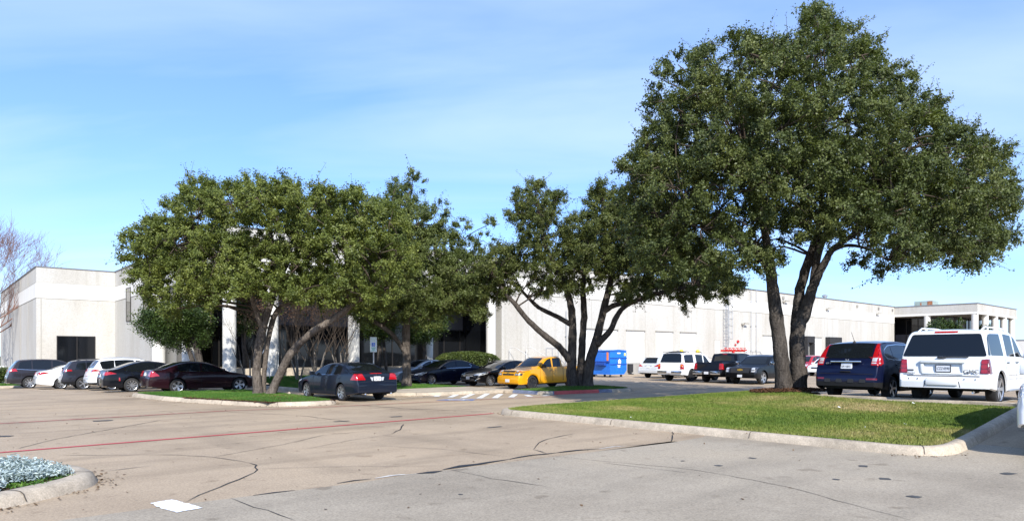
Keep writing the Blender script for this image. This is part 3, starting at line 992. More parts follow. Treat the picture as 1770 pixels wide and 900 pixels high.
# recess: dark glass walls, spandrel, soffit
b = MB(); b.box(12.9, 33.6, 39.0, 55, -.6, .42); b.box(12.9, 33.6, 42.2, 55, .42, .9)
bpart(b, 'terrace', M_WALK, off)
b = MB()
b.box(15.6, 33.3, 44.0, 44.25, 3.74, 5.3); b.box(15.6, 15.85, 44.25, 54.99, 3.74, 5.3)
bpart(b, 'spandrel', M_SPANDREL, off)
for z0, z1, nm in ((.9, 3.74, 'storefront'), (5.3, 6.46, 'clerestory')):
    fo = MB(); pa = MB()
    u = 15.6
    while u < 33.2:
        fo.box(u, u + .08, 43.95, 44.15, z0, z1); u += 1.55
    v = 45.5
    while v < 54.9:
        fo.box(15.55, 15.75, v, v + .08, z0, z1); v += 1.55
    fo.box(15.55, 33.3, 43.96, 44.14, z1 - .07, z1); fo.box(15.56, 15.74, 44.14, 54.99, z1 - .07, z1)
    f_ = bpart(fo, 'window', M_MULL, off)
    pa.box(15.6, 33.3, 44.0, 44.2, z0, z1 - .07); pa.box(15.6, 15.8, 44.2, 54.99, z0, z1 - .07)
    pa.build('pane', M_GLASS, f_, loc=(0, 0, 0))
b = MB(); b.box(13.2, 33.3, 39.7, 54.99, 6.36, 6.445)
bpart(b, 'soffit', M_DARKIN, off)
# ground floor of the left return: short dark bays between the columns
b = MB(); b.box(13.35, 13.5, 47.0, 54.98, -.6, 3.2)
bpart(b, 'entrance_screen', M_GLASS, off)
b = MB(); b.box(13.1, 13.4, 46.7, 54.98, 3.2, 6.45); bpart(b, 'wall', M_SPANDREL, off)
window(off, 47.6, 54.4, 4.6, 6.3, 'u', 13.09, (49.3, 51, 52.7), pane=M_GLASSR)
for (u, v, r) in ((13.36, 39.9, .37), (15.5, 39.05, .34), (20.8, 39.2, .36), (26.4, 39.2, .36), (32.0, 39.2, .36), (13.0, 46.3, .42), (13.0, 53.5, .45)):
    b = MB(); b.lathe([(r, -.9), (r, 6.455)], 28, 'z', (u, v, 0))
    b.build('column', M_BAND, off, smooth=True)
# entrance wall at right of the recess
b = MB(); b.box(33.0, 33.28, 40.6, 44, -.2, 6.45); bpart(b, 'entrance_screen', M_GLASS, off)
b = MB(); b.box(13.6, 20.7, 38.75, 38.98, -.3, .46); b.box(20.7, 21.5, 38.75, 38.98, -.3, .6)
bpart(b, 'planter_wall', M_WALK, off)
# red post box by the door (a small red dot in the shade)
def rail_path(mb, pts, r=.024):
    mb.tube(pts, r, 8)
# ---- handrails
def handrail(u, v, du, dv, zt, zb, label):
    r = site('handrail', u, v, 0, label, 'handrail', 'stair handrails')
    b = MB()
    b.tube([(u, v, zb - .9), (u, v, zb)], .024, 8)
    b.tube([(u, v, zb), (u + du, v + dv, zt), (u + du * 1.25, v + dv * 1.25, zt)], .024, 8)
    b.tube([(u + du * 1.25, v + dv * 1.25, zt), (u + du * 1.25, v + dv * 1.25, zt - 1.0)], .024, 8)
    b.build('rail', M_RAILW, r, smooth=True)
    return r
handrail(13.9, 37.2, 1.0, 1.5, 2.05, 1.15, 'white stair handrail nearest the wide white corner column')
handrail(14.5, 36.9, 1.0, 1.5, 2.05, 1.15, 'white stair handrail just behind the dark maroon sedan hood')
handrail(34.2, 36.4, -.3, 2.2, 2.3, 1.2, 'white stair handrail at the left corner of the warehouse')
handrail(35.9, 36.4, -.3, 2.2, 2.3, 1.2, 'white stair handrail on the warehouse wall behind yellow pickup roof')

# ---- warehouse with the dock doors
wh = site('warehouse', 33.3, 39.5, 0, 'long white warehouse with loading dock doors in one straight wall', 'building')
b = MB(); b.box(33.3, 110, 39.5, 92, 1.03, 8.95); bpart(b, 'wall', M_AGG, wh)
b = MB(); b.box(33.32, 110, 39.44, 60, -1.0, 1.028); bpart(b, 'foundation', M_FOUND, wh)
b = MB(); b.box(33.28, 110, 39.47, 39.8, 6.5, 7.72); bpart(b, 'band', M_BAND, wh)
b = MB(); b.box(33.2, 110, 39.40, 39.8, 8.95, 9.02); bpart(b, 'coping', M_COPING, wh)
b = MB()
for z in (6.46, 7.72): b.box(33.27, 110, 39.465, 39.6, z, z + .035)
u = 36.0
while u < 110:
    b.box(u, u + .035, 39.492, 39.6, 1.03, 6.45); b.box(u, u + .035, 39.492, 39.6, 7.76, 8.94); u += 7.3
bpart(b, 'panel_joint', M_JOINT, wh)
def dock_door(px0, px1, ztop=3.95, zbot=1.03):
    u0, u1 = onv(px0, 39.5), onv(px1, 39.5)
    b = MB(); n = 7
    for i in range(n):
        za = zbot + (ztop - zbot) * i / n; zb = zbot + (ztop - zbot) * (i + 1) / n
        b.box(u0, u1, 39.478, 39.56, za + .012, zb - .012)
    d = b.build('dock_door', M_DOORW, wh)
    f = MB(); f.box(u0 - .12, u1 + .12, 39.36, 39.476, ztop, ztop + .09)
    f.build('lintel', M_JOINT, d, loc=(0, 0, 0))
    return d
for a, c in ((1008, 1031), (1040, 1066), (1083, 1113), (1134, 1162), (1176, 1202), (1319, 1340), (1406, 1419)):
    dock_door(a, c)
def dock_shelter(px0, px1, zt=3.95):
    u0, u1 = onv(px0, 39.5), onv(px1, 39.5)
    w = (u1 - u0) * .17
    b = MB()
    b.cbox(u0, u0 + w, 38.85, 39.497, 1.05, zt - .7, .04); b.cbox(u1 - w, u1, 38.85, 39.497, 1.05, zt - .7, .04); b.cbox(u0, u1, 38.85, 39.497, zt - .695, zt + .1, .04)
    d = b.build('dock_shelter', M_BLACKR, wh)
    b = MB(); b.box(u0 + w, u1 - w, 39.44, 39.496, 1.05, zt - .7); b.build('dock_door', M_DOORW, wh)
dock_shelter(1387, 1400); dock_shelter(1426.5, 1447)
for a, c in ((1235, 1243), (1288, 1296)):
    u0, u1 = onv(a, 39.5), onv(c, 39.5)
    b = MB(); b.box(u0, u1, 39.46, 39.55, 1.05, 3.25)
    d = b.build('door', M_DOORW, wh)
    f = MB(); f.box(u0 - .08, u1 + .08, 39.47, 39.499, 3.252, 3.33); f.box(u0 - .08, u0 - .002, 39.47, 39.499, 1.05, 3.25); f.box(u1 + .002, u1 + .08, 39.47, 39.499, 1.05, 3.25); f.build('frame', M_JOINT, d, loc=(0, 0, 0))
    f = MB(); f.cbox(u0 + .12, u0 + .28, 39.40, 39.458, 2.0, 2.1, .015); f.build('handle', M_GALV, d, loc=(0, 0, 0))
# caged roof ladder
ul = onv(1250.5, 39.5)
b = MB()
for s_ in (-.3, .3): b.tube([(ul + s_, 39.1, 1.2), (ul + s_, 39.1, 9.8)], .03, 6)
z = 1.4
while z < 9.6:
    b.tube([(ul - .3, 39.1, z), (ul + .3, 39.1, z)], .015, 5); z += .32
z = 3.4
while z < 9.8:
    b.tube([(ul + .42 * math.cos(a), 39.0 - .55 * math.sin(a), z) for a in [i * math.pi / 8 for i in range(9)]], .022, 5); z += .7
for a in [i * math.pi / 6 for i in range(1, 6)]:
    b.tube([(ul + .42 * math.cos(a), 39.0 - .55 * math.sin(a), 3.4), (ul + .42 * math.cos(a), 39.0 - .55 * math.sin(a), 9.7)], .016, 5)
b.build('roof_ladder', M_GALV, wh)
for px, z0, z1 in ((1259, 3.0, 6.9), (1297, .9, 8.9), (1306, .9, 9.0), (977, 1.1, 5.4)):
    u = onv(px, 39.5)
    b = MB(); b.tube([(u, 39.38, z0), (u, 39.38, z1)], .022, 7)
    for k in range(3): b.box(u - .08, u + .08, 39.36, 39.46, z0 + (k + .5) * (z1 - z0) / 3, z0 + (k + .5) * (z1 - z0) / 3 + .05)
    b.build('conduit', M_GALV, wh)
for px, z in ((1353, 8.0), (1427, 7.6), (1514, 7.6), (1282, 5.1)):
    u = onv(px, 39.5)
    b = MB(); b.cbox(u - .12, u + .12, 39.2, 39.46, z - .1, z + .1, .03); b.cbox(u - .05, u + .75, 39.0, 39.2, z + .02, z + .16, .03); b.tube([(u, 39.3, z), (u - .02, 39.3, z - .45)], .03, 6)
    b.build('wall_lamp', M_JOINT, wh)
for px in (1353, 1481, 1518, 1542):
    u = onv(px, 39.5); b = MB(); b.cbox(u - .14, u + .14, 39.33, 39.47, 8.28, 8.6, .03); b.build('scupper', M_FOUND, wh)
u = onv(1435, 39.6); b = MB(); b.lathe([(.22, 8.95), (.22, 9.3), (.34, 9.32), (.36, 9.5), (.1, 9.62)], 12, 'z', (u, 40.3, 0)); b.build('roof_vent', M_GALV, wh, smooth=True)
# electrical box on the dock foundation
u = onv(1088, 39.4)
b = MB(); b.cbox(u - .25, u + .25, 39.15, 39.436, .2, .95, .03); b.box(u + .05, u + .35, 39.2, 39.436, -.12, .08); b.build('meter_box', M_BLACKR, wh)
# fire main header with its row of valves, and the bells on the wall above
fh = site('fire_header', onv(1266, 38.6), 38.6, 0, 'red fire main header with a row of valve outlets by the dock', 'fire header')
b = MB()
u0, u1 = onv(1247, 38.6), onv(1287, 38.6)
b.tube([(u0, 38.6, 2.2), (u1, 38.6, 2.2)], .10, 10)
b.tube([((u0 + u1) / 2, 38.6, -.4), ((u0 + u1) / 2, 38.6, 2.2)], .14, 10)
b.build('pipe', M_FIRE, fh, smooth=True)
for i in range(6):
    u = u0 + (u1 - u0) * (i + .5) / 6
    b = MB(); b.tube([(u, 38.6, 2.2), (u, 38.1, 2.3)], .06, 8); b.lathe([(.16, 2.42), (.16, 2.5)], 10, 'z', (u, 38.35, 0)); b.tube([(u, 38.35, 2.3), (u, 38.35, 2.45)], .03, 6)
    b.build('valve', M_FIRE, fh, smooth=True)
for px, z, r, m in ((1274.5, 3.2, .17, M_FIRE), (1270, 2.85, .11, M_FIRE)):
    u = onv(px, 39.5); b = MB(); b.lathe([(r * .3, 39.30), (r * .8, 39.33), (r, 39.41), (r, 39.44), (.05, 39.49)], 14, 'y', (u, 0, z)); b.build('alarm_bell', m, wh, smooth=True)
# dock-side railings, bollards
def railing(u0, v0, u1, v1, z0a, z0b, h, n, label, group='pipe railings along the dock', name='railing', bars=2):
    r = site(name, u0, v0, 0, label, 'railing', group)
    for i in range(n + 1):
        t = i / n; b = MB()
        b.tube([(u0 + (u1 - u0) * t, v0 + (v1 - v0) * t, -.3), (u0 + (u1 - u0) * t, v0 + (v1 - v0) * t, z0a + (z0b - z0a) * t + h)], .03, 6)
        b.build('post', M_GALV, r)
    b = MB()
    for k in range(bars):
        dz = h * (1 - .48 * k)
        b.tube([(u0, v0, z0a + dz), (u1, v1, z0b + dz)], .028, 6)
    b.build('rail', M_GALV, r)
    return r
railing(onv(1170, 38), 38, onv(1246, 38), 38, 1.1, .2, 1.05, 6, 'grey pipe railing down the ramp behind the white boxy wagon', bars=3)
railing(onv(1288, 38), 38, onv(1314, 38), 38, 1.05, 1.05, 1.05, 4, 'grey pipe railing of the dock stair above the black pickup with gold emblem', bars=3)
railing(onv(1314, 38), 38, onv(1323, 38), 38, 1.05, -.1, 1.05, 2, 'short sloping stair rail beside the big left trunk', bars=2)
railing(onv(1402, 38), 38, onv(1440, 38), 38, .7, .7, 1.0, 6, 'grey pipe railing above the small red wagon', bars=3)
railing(onv(944, 38), 38, onv(965, 38), 38, 1.0, 1.0, 1.25, 2, 'grey platform railing above the bed of the yellow pickup', bars=2)
railing(onv(970, 38), 38, onv(990, 38), 38, 1.3, .3, 1.2, 3, 'sloping grey stair railing right of the yellow pickup cab', bars=3)
for px, lb in ((1178, 'yellow bollard at the dock above the white boxy wagon tailgate'), (1206, 'yellow bollard at the dock above the white boxy wagon hood')):
    u = onv(px, 38.2); r = site('bollard', u, 38.2, 0, lb, 'bollard', 'yellow bollards at the dock')
    b = MB(); b.lathe([(.19, -.1), (.19, 2.1), (.15, 2.22), (.05, 2.27)], 16, 'z', (u, 38.2, 0)); b.build('post', M_YEL, r, smooth=True)

# ---- office wing at the far end
ew = site('corner_office', 110, 28.9, 0, 'far corner office wing with flat fascia on round columns and rooftop unit', 'building')
b = MB(); b.box(110, 130, 28.9, 60, 7.75, 8.9); bpart(b, 'fascia', M_AGG, ew)
b = MB(); b.box(109.96, 130.04, 28.86, 60, 7.45, 7.745); bpart(b, 'band', M_BAND, ew)
b = MB(); b.box(109.9, 130.1, 28.8, 60, 8.9, 8.97); bpart(b, 'coping', M_COPING, ew)
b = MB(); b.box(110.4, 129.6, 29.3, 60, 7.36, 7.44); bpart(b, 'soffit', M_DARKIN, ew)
for u in (110.4, 115.1, 119.8, 124.4, 128.9):
    b = MB(); b.lathe([(.42, -.3), (.42, 7.44)], 22, 'z', (u, 29.3, 0)); b.build('column', M_BAND, ew, smooth=True)
b = MB(); b.lathe([(.42, -.3), (.42, 7.44)], 22, 'z', (110.4, 35.2, 0)); b.build('column', M_BAND, ew, smooth=True)
b = MB()
b.box(113.5, 126, 32.6, 60, 0, 1.2); b.box(113.5, 126, 32.6, 60, 3.6, 4.9)
bpart(b, 'spandrel', M_SPANDREL, ew)
b = MB(); pa = MB()
v = 32.6
while v < 46: b.box(113.42, 113.5, v, v + .1, 0, 7.4); v += 1.6
u = 113.5
while u < 126: b.box(u, u + .1, 32.52, 32.6, 0, 7.4); u += 1.6
b.box(113.43, 126, 32.53, 32.61, 7.3, 7.4); b.box(113.43, 113.51, 32.61, 46, 7.3, 7.4)
f_ = bpart(b, 'window', M_MULL, ew)
pa.box(113.5, 126, 32.6, 60, 1.2, 3.6); pa.box(113.5, 126, 32.6, 60, 4.9, 7.4)
pa.build('pane', M_GLASS, f_, loc=(0, 0, 0))
b = MB(); b.box(113.6, 116.0, 35.5, 38.0, 8.97, 9.85); bpart(b, 'rooftop_unit', M_HVAC, ew)
ru = [c for c in ew.children if c.name.startswith('rooftop')][0]
b = MB(); b.box(113.57, 113.8, 35.55, 36.2, 9.05, 9.8); b.box(113.58, 113.7, 37.0, 37.2, 9.2, 9.6); b.build('louvre', M_RUST, ru, loc=(0, 0, 0))
# distant low white building beyond, at the right edge
fb = site('distant_building', 175, 30, 0, 'low white building far off at the right edge of the lot', 'building')
b = MB(); b.box(160, 230, 10, 60, -1, 4.6); bpart(b, 'wall', M_BAND, fb)
b = MB(); b.box(159.9, 230.1, 9.9, 60, 4.6, 4.75); bpart(b, 'roof', M_COPING, fb)

# ------------------------------------------------------------------ dumpster
du = site('dumpster', 40.5, 35, 0, 'bright blue steel dumpster with stickers and chamfered end by the dock', 'dumpster')
b = MB()
b.prism([(40.5, .22), (41.0, .22), (42.2, .22), (42.5, .55), (42.5, 1.98), (42.4, 2.05), (40.6, 2.05), (40.5, 1.98)], 'y', 35.0, 37.0)
b.build('body', M_DUMP, du)
b = MB()
b.prism([(40.44, 2.053), (42.56, 2.053), (42.5, 2.10), (41.5, 2.17), (40.5, 2.10)], 'y', 34.93, 37.07); b.build('lid', M_DUMP, du)
b = MB()
b.box(40.42, 40.498, 35.0, 37.0, 1.18, 1.26); b.box(40.44, 40.498, 36.5, 36.58, 1.26, 2.0)
b.box(40.5, 42.5, 34.94, 34.998, 1.48, 1.53); b.box(40.5, 42.5, 34.94, 34.998, 1.0, 1.04)
b.build('rib', M_DUMPD, du)
b = MB(); b.prism([(40.2, .95), (40.498, .88), (40.498, 1.16), (40.2, 1.12)], 'y', 35.35, 36.3); b.build('fork_pocket', M_DUMPD, du)
b = MB(); b.box(40.47, 40.496, 35.15, 35.32, 1.3, 1.95); b.build('sticker', M_ORANGE, du)
b = MB(); b.box(40.47, 40.496, 36.66, 36.9, 1.58, 1.88); b.box(42.18, 42.36, 34.97, 34.997, 1.68, 1.9); b.build('sticker', M_STICKY, du)
b = MB()
c0 = 41.55
b.prism([(c0 - .16, .95 + .13), (c0 + .16, 1.08), (c0 + .16, 1.25), (c0 + .2, 1.25), (c0, 1.45), (c0 - .2, 1.25), (c0 - .16, 1.25)], 'y', 34.915, 34.935)
b.build('emblem', M_STICK, du)
b = MB(); b.box(c0 - .17, c0 + .17, 34.97, 34.995, .9, .98); b.box(c0 - .13, c0 + .13, 34.97, 34.995, .76, .87); b.box(41.35, 41.72, 34.97, 34.995, 1.84, 1.93)
b.build('sticker', M_STICK, du)
b = MB()
for u, v in ((40.7, 35.15), (42.0, 35.15), (40.7, 36.85), (42.0, 36.85)): b.lathe([(.1, v - .04), (.1, v + .04)], 12, 'y', (u, 0, .1))
b.build('caster', M_BLACKR, du)

# ------------------------------------------------------------------ accessible parking sign
su_, sv_ = UV(*((645.5 - 885) / FPX * 30.4, 30.4))
sg = site('parking_sign', su_, sv_, 0, 'tall white and green accessible parking sign on thin steel post', 'sign')
sg.rotation_euler = (0, 0, R(6))
b = MB(); b.tube([(0, .03, 0), (0, .03, 2.5)], .028, 8); b.build('post', M_GALV, sg, smooth=True, loc=(0, 0, 0))
b = MB(); b.prism(roundpoly([(-.145, 1.86), (.145, 1.86), (.145, 2.52), (-.145, 2.52)], .02, 3), 'y', -.012, -.002); face = b.build('sign_plate', M_SIGNW, sg, loc=(0, 0, 0))
b = MB(); b.prism(roundpoly([(-.075, 2.105), (.075, 2.105), (.075, 2.275), (-.075, 2.275)], .012, 3), 'y', -.016, -.0125); b.build('symbol_square', M_SIGNB, face, loc=(0, 0, 0))
b = MB()
b.tube([(.035 * math.cos(a) - .002, -.018, 2.165 + .035 * math.sin(a)) for a in [math.pi * .9 + i * math.pi * 1.2 / 10 for i in range(11)]], .006, 6)
b.tube([(-.01, -.018, 2.235), (-.006, -.018, 2.185), (.025, -.018, 2.182), (.042, -.018, 2.145)], .008, 6)
b.lathe([(.012, -.022), (.012, -.016)], 10, 'y', (-.012, 0, 2.252))
b.build('wheelchair_symbol', M_STICK, face, loc=(0, 0, 0))
text_mesh('sign_text', 'RESERVED', .056, M_SIGNG, face, (0, -.0145, 2.45), (R(90), 0, 0), .001)
text_mesh('sign_text', 'PARKING', .056, M_SIGNG, face, (0, -.0145, 2.36), (R(90), 0, 0), .001)
b = MB()
for z, w in ((2.05, .10), (2.01, .085), (1.965, .06), (1.92, .095)): b.box(-w, w, -.015, -.0125, z - .012, z + .012)
b.build('sign_text', M_SIGNG, face, loc=(0, 0, 0))
# ------------------------------------------------------------------ vehicles
def paint(name, col, metal=0.25, rough=0.3, clad=None, cladcol=(0.02, 0.02, 0.021)):
    """car paint with clear coat; below the height clad the panel is unpainted plastic"""
    def ex(t, vec, cur, b):
        if clad is None: return cur
        sx = N(t, 'ShaderNodeSeparateXYZ'); t.links.new(vec, sx.inputs[0])
        m = N(t, 'ShaderNodeMath', operation='LESS_THAN'); t.links.new(sx.outputs[2], m.inputs[0]); m.inputs[1].default_value = clad
        r = N(t, 'ShaderNodeMapRange'); t.links.new(m.outputs[0], r.inputs[0]); r.inputs['To Min'].default_value = 1.0; r.inputs['To Max'].default_value = 0.0
        r.inputs['To Min'].default_value = 0.9 if max(col) > .1 else 0.5; t.links.new(r.outputs[0], b.inputs['Coat Weight'])
        return mixn(t, m.outputs[0], cur, cladcol)
    return mat(name, col, rough, metal, 0.12, 0.9 if max(col) > .1 else 0.5, noise=[(1.1, 0.05, 3)], extra=ex)
M_CGLASS = mat('car_window_glass', (0.007, 0.009, 0.011), 0.04, spec=0.5)
M_CGLASSG = mat('tinted_green_glass', (0.020, 0.040, 0.036), 0.04, spec=0.7)
M_TYRE = mat('tyre_rubber', (0.018, 0.018, 0.019), 0.85, noise=[(8, 0.25, 3)])
M_ALLOY = mat('alloy_rim', (0.55, 0.56, 0.58), 0.28, metal=0.85)
M_ALLOYD = mat('black_rim', (0.035, 0.035, 0.04), 0.35, metal=0.5)
M_BRAKE = mat('brake_dark', (0.02, 0.02, 0.02), 0.7, metal=0.3)
M_UNDER = mat('underbody_black', (0.012, 0.012, 0.012), 0.9)
M_PLAS = mat('black_trim_plastic', (0.022, 0.022, 0.024), 0.6)
M_CHROME = mat('chrome_trim', (0.75, 0.76, 0.78), 0.12, metal=1.0)
M_GAP = mat('panel_gap', (0.006, 0.006, 0.006), 0.9)
M_TAIL = mat('red_lamp_lens', (0.36, 0.006, 0.010), 0.12, spec=0.7, coat=0.6)
M_TAILD = mat('dark_red_lamp_lens', (0.16, 0.006, 0.010), 0.12, spec=0.7, coat=0.6)
M_CLEAR = mat('clear_lamp_lens', (0.62, 0.64, 0.66), 0.1, metal=0.35, spec=0.7, coat=0.6)
M_AMBER = mat('amber_lens', (0.70, 0.16, 0.01), 0.15, coat=0.5)
M_LAMPD = mat('dark_lamp_housing', (0.05, 0.05, 0.055), 0.2, coat=0.6)
M_PLATE = mat('plate_white', (0.66, 0.68, 0.72), 0.5)
M_PLATEF = mat('plate_frame', (0.06, 0.06, 0.065), 0.5)
M_PTEXT = mat('plate_letters', (0.03, 0.035, 0.06), 0.6)
M_GOLD = mat('gold_emblem', (0.65, 0.42, 0.08), 0.3, metal=0.6)

def lerp_prof(pts, s):
    for (a, za), (b, zb) in zip(pts, pts[1:]):
        if s <= b:
            return za + (zb - za) * ((s - a) / (b - a) if b > a else 0)
    return pts[-1][1]
class Car:
    """body lofted from a side profile, a beltline and a plan width; s runs from the front bumper (0) to the rear (L)"""
    def __init__(c, label, cat, u, v, ang, material, sp, name='parked_car', z=None, group='cars parked in the lot'):
        c.sp = sp; c.L = sp['L']; c.W = sp['W']; c.H = sp['H']
        c.mat = material
        zz = G(u, v) + 0.004 if z is None else z
        c.root = empty(name, P(u, v, zz), R(ang), label, cat, group)
        c.make_body()
    def X(c, s): return c.L / 2 - s
    def prof(c, key):
        """smoothed profile sampler"""
        pts = c.sp[key]
        def f(s, k=c.sp.get('soft', 0.05)):
            return (lerp_prof(pts, s) * 2 + lerp_prof(pts, max(0, s - k)) + lerp_prof(pts, min(c.L, s + k)) + 0) / 4
        return f
    def make_body(c):
        sp = c.sp; L, Wd = c.L, c.W
        top = c.prof('top'); belt = c.prof('belt'); zb = c.prof('zb')
        c.top = top; c.belt = belt
        rt, ra = sp['r'], sp['r'] * sp.get('arch', 1.15)
        st = set([0, .008, .03, .07, L - .07, L - .03, L - .008, L])
        n = int(L / 0.07)
        for i in range(n + 1): st.add(L * i / n)
        for a, _ in sp['top']: st.add(a)
        for sw in sp['wheels']:
            for k in range(0, 19): st.add(sw + ra * math.cos(math.pi * k / 18))
        st = sorted(x for x in st if 0 <= x <= L)
        st = [x for i, x in enumerate(st) if i == 0 or x - st[i - 1] > 0.004]
        lowf = [0, .04, .15, .32, .5, .68, .84, .94, 1.0]
        upf = [.12, .35, .6, .82, .93, 1.0]
        tum = sp.get('tumble', .30)
        rcf, rcr = sp.get('rcf', .55), sp.get('rcr', .32)
        kf, kr = sp.get('kf', .26), sp.get('kr', .12)
        crown = sp.get('crown', .035)
        cab = sp.get('bed')
        prof = []
        for s in st:
            hw = Wd / 2
            if s < rcf: hw *= 1 - kf * (1 - math.sqrt(max(0, 1 - ((rcf - s) / rcf) ** 2)))
            e = L - s
            if e < rcr: hw *= 1 - kr * (1 - math.sqrt(max(0, 1 - ((rcr - e) / rcr) ** 2)))
            T = top(s); Bz = min(belt(s), T - 0.045)
            b0 = zb(s)
            for sw in sp['wheels']:
                if abs(s - sw) < ra: b0 = max(b0, rt + math.sqrt(ra * ra - (s - sw) ** 2))
            b0 = min(b0, Bz - .05)
            row = []
            for f in lowf:
                z = b0 + (Bz - b0) * f
                q = (z - .55) / .5
                ww = hw * (1 - sp.get('bulge', .05) * min(1.6, q * q)) * (1 - (.04 if f == 0 else 0))
                row.append((ww, z))
            wb = row[-1][0]
            up = max(0, T - Bz)
            crn = min(crown, up * .45)
            edge = T - crn
            wr = wb - max(0, edge - Bz) * tum
            rnd = min(.05, (edge - Bz) * .6)
            for f in upf:
                z = Bz + (edge - Bz) * f
                ww = wb - (wb - wr) * f
                if f > .9: ww -= rnd * ((f - .9) / .1) ** 2 * .8
                row.append((ww, z))
            wr = row[-1][0]
            inbed = cab and cab[0] < s < cab[1]
            for k, f in enumerate((.965, .92, .8, .55, .28, 0)):
                if inbed:
                    row.append((wr * f, T - (0.0 if k == 0 else cab[2])) if k != 1 else (wr * .955, T - cab[2]))
                else:
                    row.append((wr * f, edge + crn * (1 - f * f)))
            prof.append(row)
        K = len(prof[0])
        bm = bmesh.new()
        grid = []
        for s, row in zip(st, prof):
            r_ = [bm.verts.new((c.X(s), -w, z)) for w, z in row]
            l_ = [bm.verts.new((c.X(s), w, z)) for w, z in row[:-1]][::-1]
            grid.append(r_ + l_)
        for a, b in zip(grid, grid[1:]):
            for k in range(len(a) - 1):
                bm.faces.new((a[k], a[k + 1], b[k + 1], b[k]))
        for g in (grid[0], grid[-1]):
            for k in range(K - 1):
                q = [g[k], g[k + 1], g[len(g) - 2 - k], g[len(g) - 1 - k]]
                if len(set(q)) < 4:
                    q = [x for i, x in enumerate(q) if x not in q[:i]]
                bm.faces.new(q)
        bmesh.ops.remove_doubles(bm, verts=bm.verts[:], dist=1e-5)
        bmesh.ops.recalc_face_normals(bm, faces=bm.faces[:])
        # outward check
        s_ = sum(f.normal.z * f.calc_area() for f in bm.faces if f.calc_center_median().z > c.H * .9)
        if s_ < 0: bmesh.ops.reverse_faces(bm, faces=bm.faces[:])
        c.bvh = BVHTree.FromBMesh(bm)
        me = bpy.data.meshes.new('body'); bm.to_mesh(me); bm.free()
        me.materials.append(c.mat)
        me.polygons.foreach_set('use_smooth', [True] * len(me.polygons)); me.set_sharp_from_angle(angle=R(38))
        c.body = link(bpy.data.objects.new('body', me), c.root)
        # dark floor and wheel wells
        mb = MB()
        sf, sr = sp['wheels']; zl = sp.get('floor', .2)
        hi = max(sp.get('well', .62), rt + ra + .03)
        def bx(s0, s1, hw, z0, z1): mb.box(c.X(s1), c.X(s0), -hw, hw, z0, z1)
        bx(.22, sf - ra - .01, Wd / 2 - .2, zl + .06, .5)
        bx(sf - ra, sf + ra, Wd / 2 - .27, zl + .1, hi)
        bx(sf + ra + .01, sr - ra - .01, Wd / 2 - .1, zl, .52)
        bx(sr - ra, sr + ra, Wd / 2 - .27, zl + .1, hi)
        bx(sr + ra + .01, L - .2, Wd / 2 - .2, zl + .08, .5)
        mb.build('underbody', M_UNDER, c.root)
        c.wheels()
    def wheels(c):
        sp = c.sp; r = sp['r']; tw = sp.get('tw', .225); rr = r * sp.get('rim', .68)
        n = sp.get('spokes', 5); rm = sp.get('rim_mat', M_ALLOY)
        t = MB()
        h = tw / 2
        t.lathe([(rr - .02, -h * .7), (rr, -h * .95), (rr + (r - rr) * .5, -h), (r - .02, -h * .86), (r, -h * .6), (r, h * .6), (r - .02, h * .86), (rr + (r - rr) * .5, h), (rr, h * .95), (rr - .02, h * .7)], 32, 'y')
        t.lathe([(.02, -h * .2), (rr - .03, -h * .2), (rr - .03, -h * .3), (.02, -h * .3)], 24, 'y')
        g = MB()
        g.lathe([(rr - .022, -h * .3), (rr - .008, -h * .92), (rr + .004, -h * .98), (rr + .006, -h * .90), (rr - .0, -h * .2)], 32, 'y')
        g.lathe([(.015, -h * .8), (.055, -h * .78), (.065, -h * .45), (.06, -h * .3)], 14, 'y')
        for k in range(n):
            a = 2 * math.pi * k / n
            wd0, wd1 = sp.get('spoke_w', (.045, .07))
            for (dy0, dy1) in ((0, 0),):
                ca, sa = math.cos(a), math.sin(a)
                def pt(rad, tt, y): return (ca * rad - sa * tt, y, sa * rad + ca * tt)
                vs = [pt(.045, -wd0 / 2, -h * .74), pt(.045, wd0 / 2, -h * .74), pt(rr - .012, wd1 / 2, -h * .88), pt(rr - .012, -wd1 / 2, -h * .88),
                      pt(.045, -wd0 / 2, -h * .4), pt(.045, wd0 / 2, -h * .4), pt(rr - .012, wd1 / 2, -h * .5), pt(rr - .012, -wd1 / 2, -h * .5)]
                g.add(vs, [(0, 1, 2, 3), (4, 7, 6, 5), (0, 4, 5, 1), (1, 5, 6, 2), (2, 6, 7, 3), (3, 7, 4, 0)])
        tm = rmesh = None
        for sw in sp['wheels']:
            for side in (-1, 1):
                w = bpy.data.objects.new('wheel', None); w.empty_display_size = .1
                link(w, c.root)
                w.location = (c.X(sw), side * (c.W / 2 - tw / 2 - sp.get('inset', .035)), r - .006)
                steer = sp.get('steer', 0) if sw == sp['wheels'][0] else 0
                w.rotation_euler = (0, 0, (R(180) if side > 0 else 0) + R(steer))
                if tm is None:
                    o1 = t.build('tyre', M_TYRE, w, smooth=True, ang=35); o2 = g.build('rim', rm, w, smooth=True, ang=30)
                    tm, rmesh = o1.data, o2.data
                else:
                    link(bpy.data.objects.new('tyre', tm), w); link(bpy.data.objects.new('rim', rmesh), w)
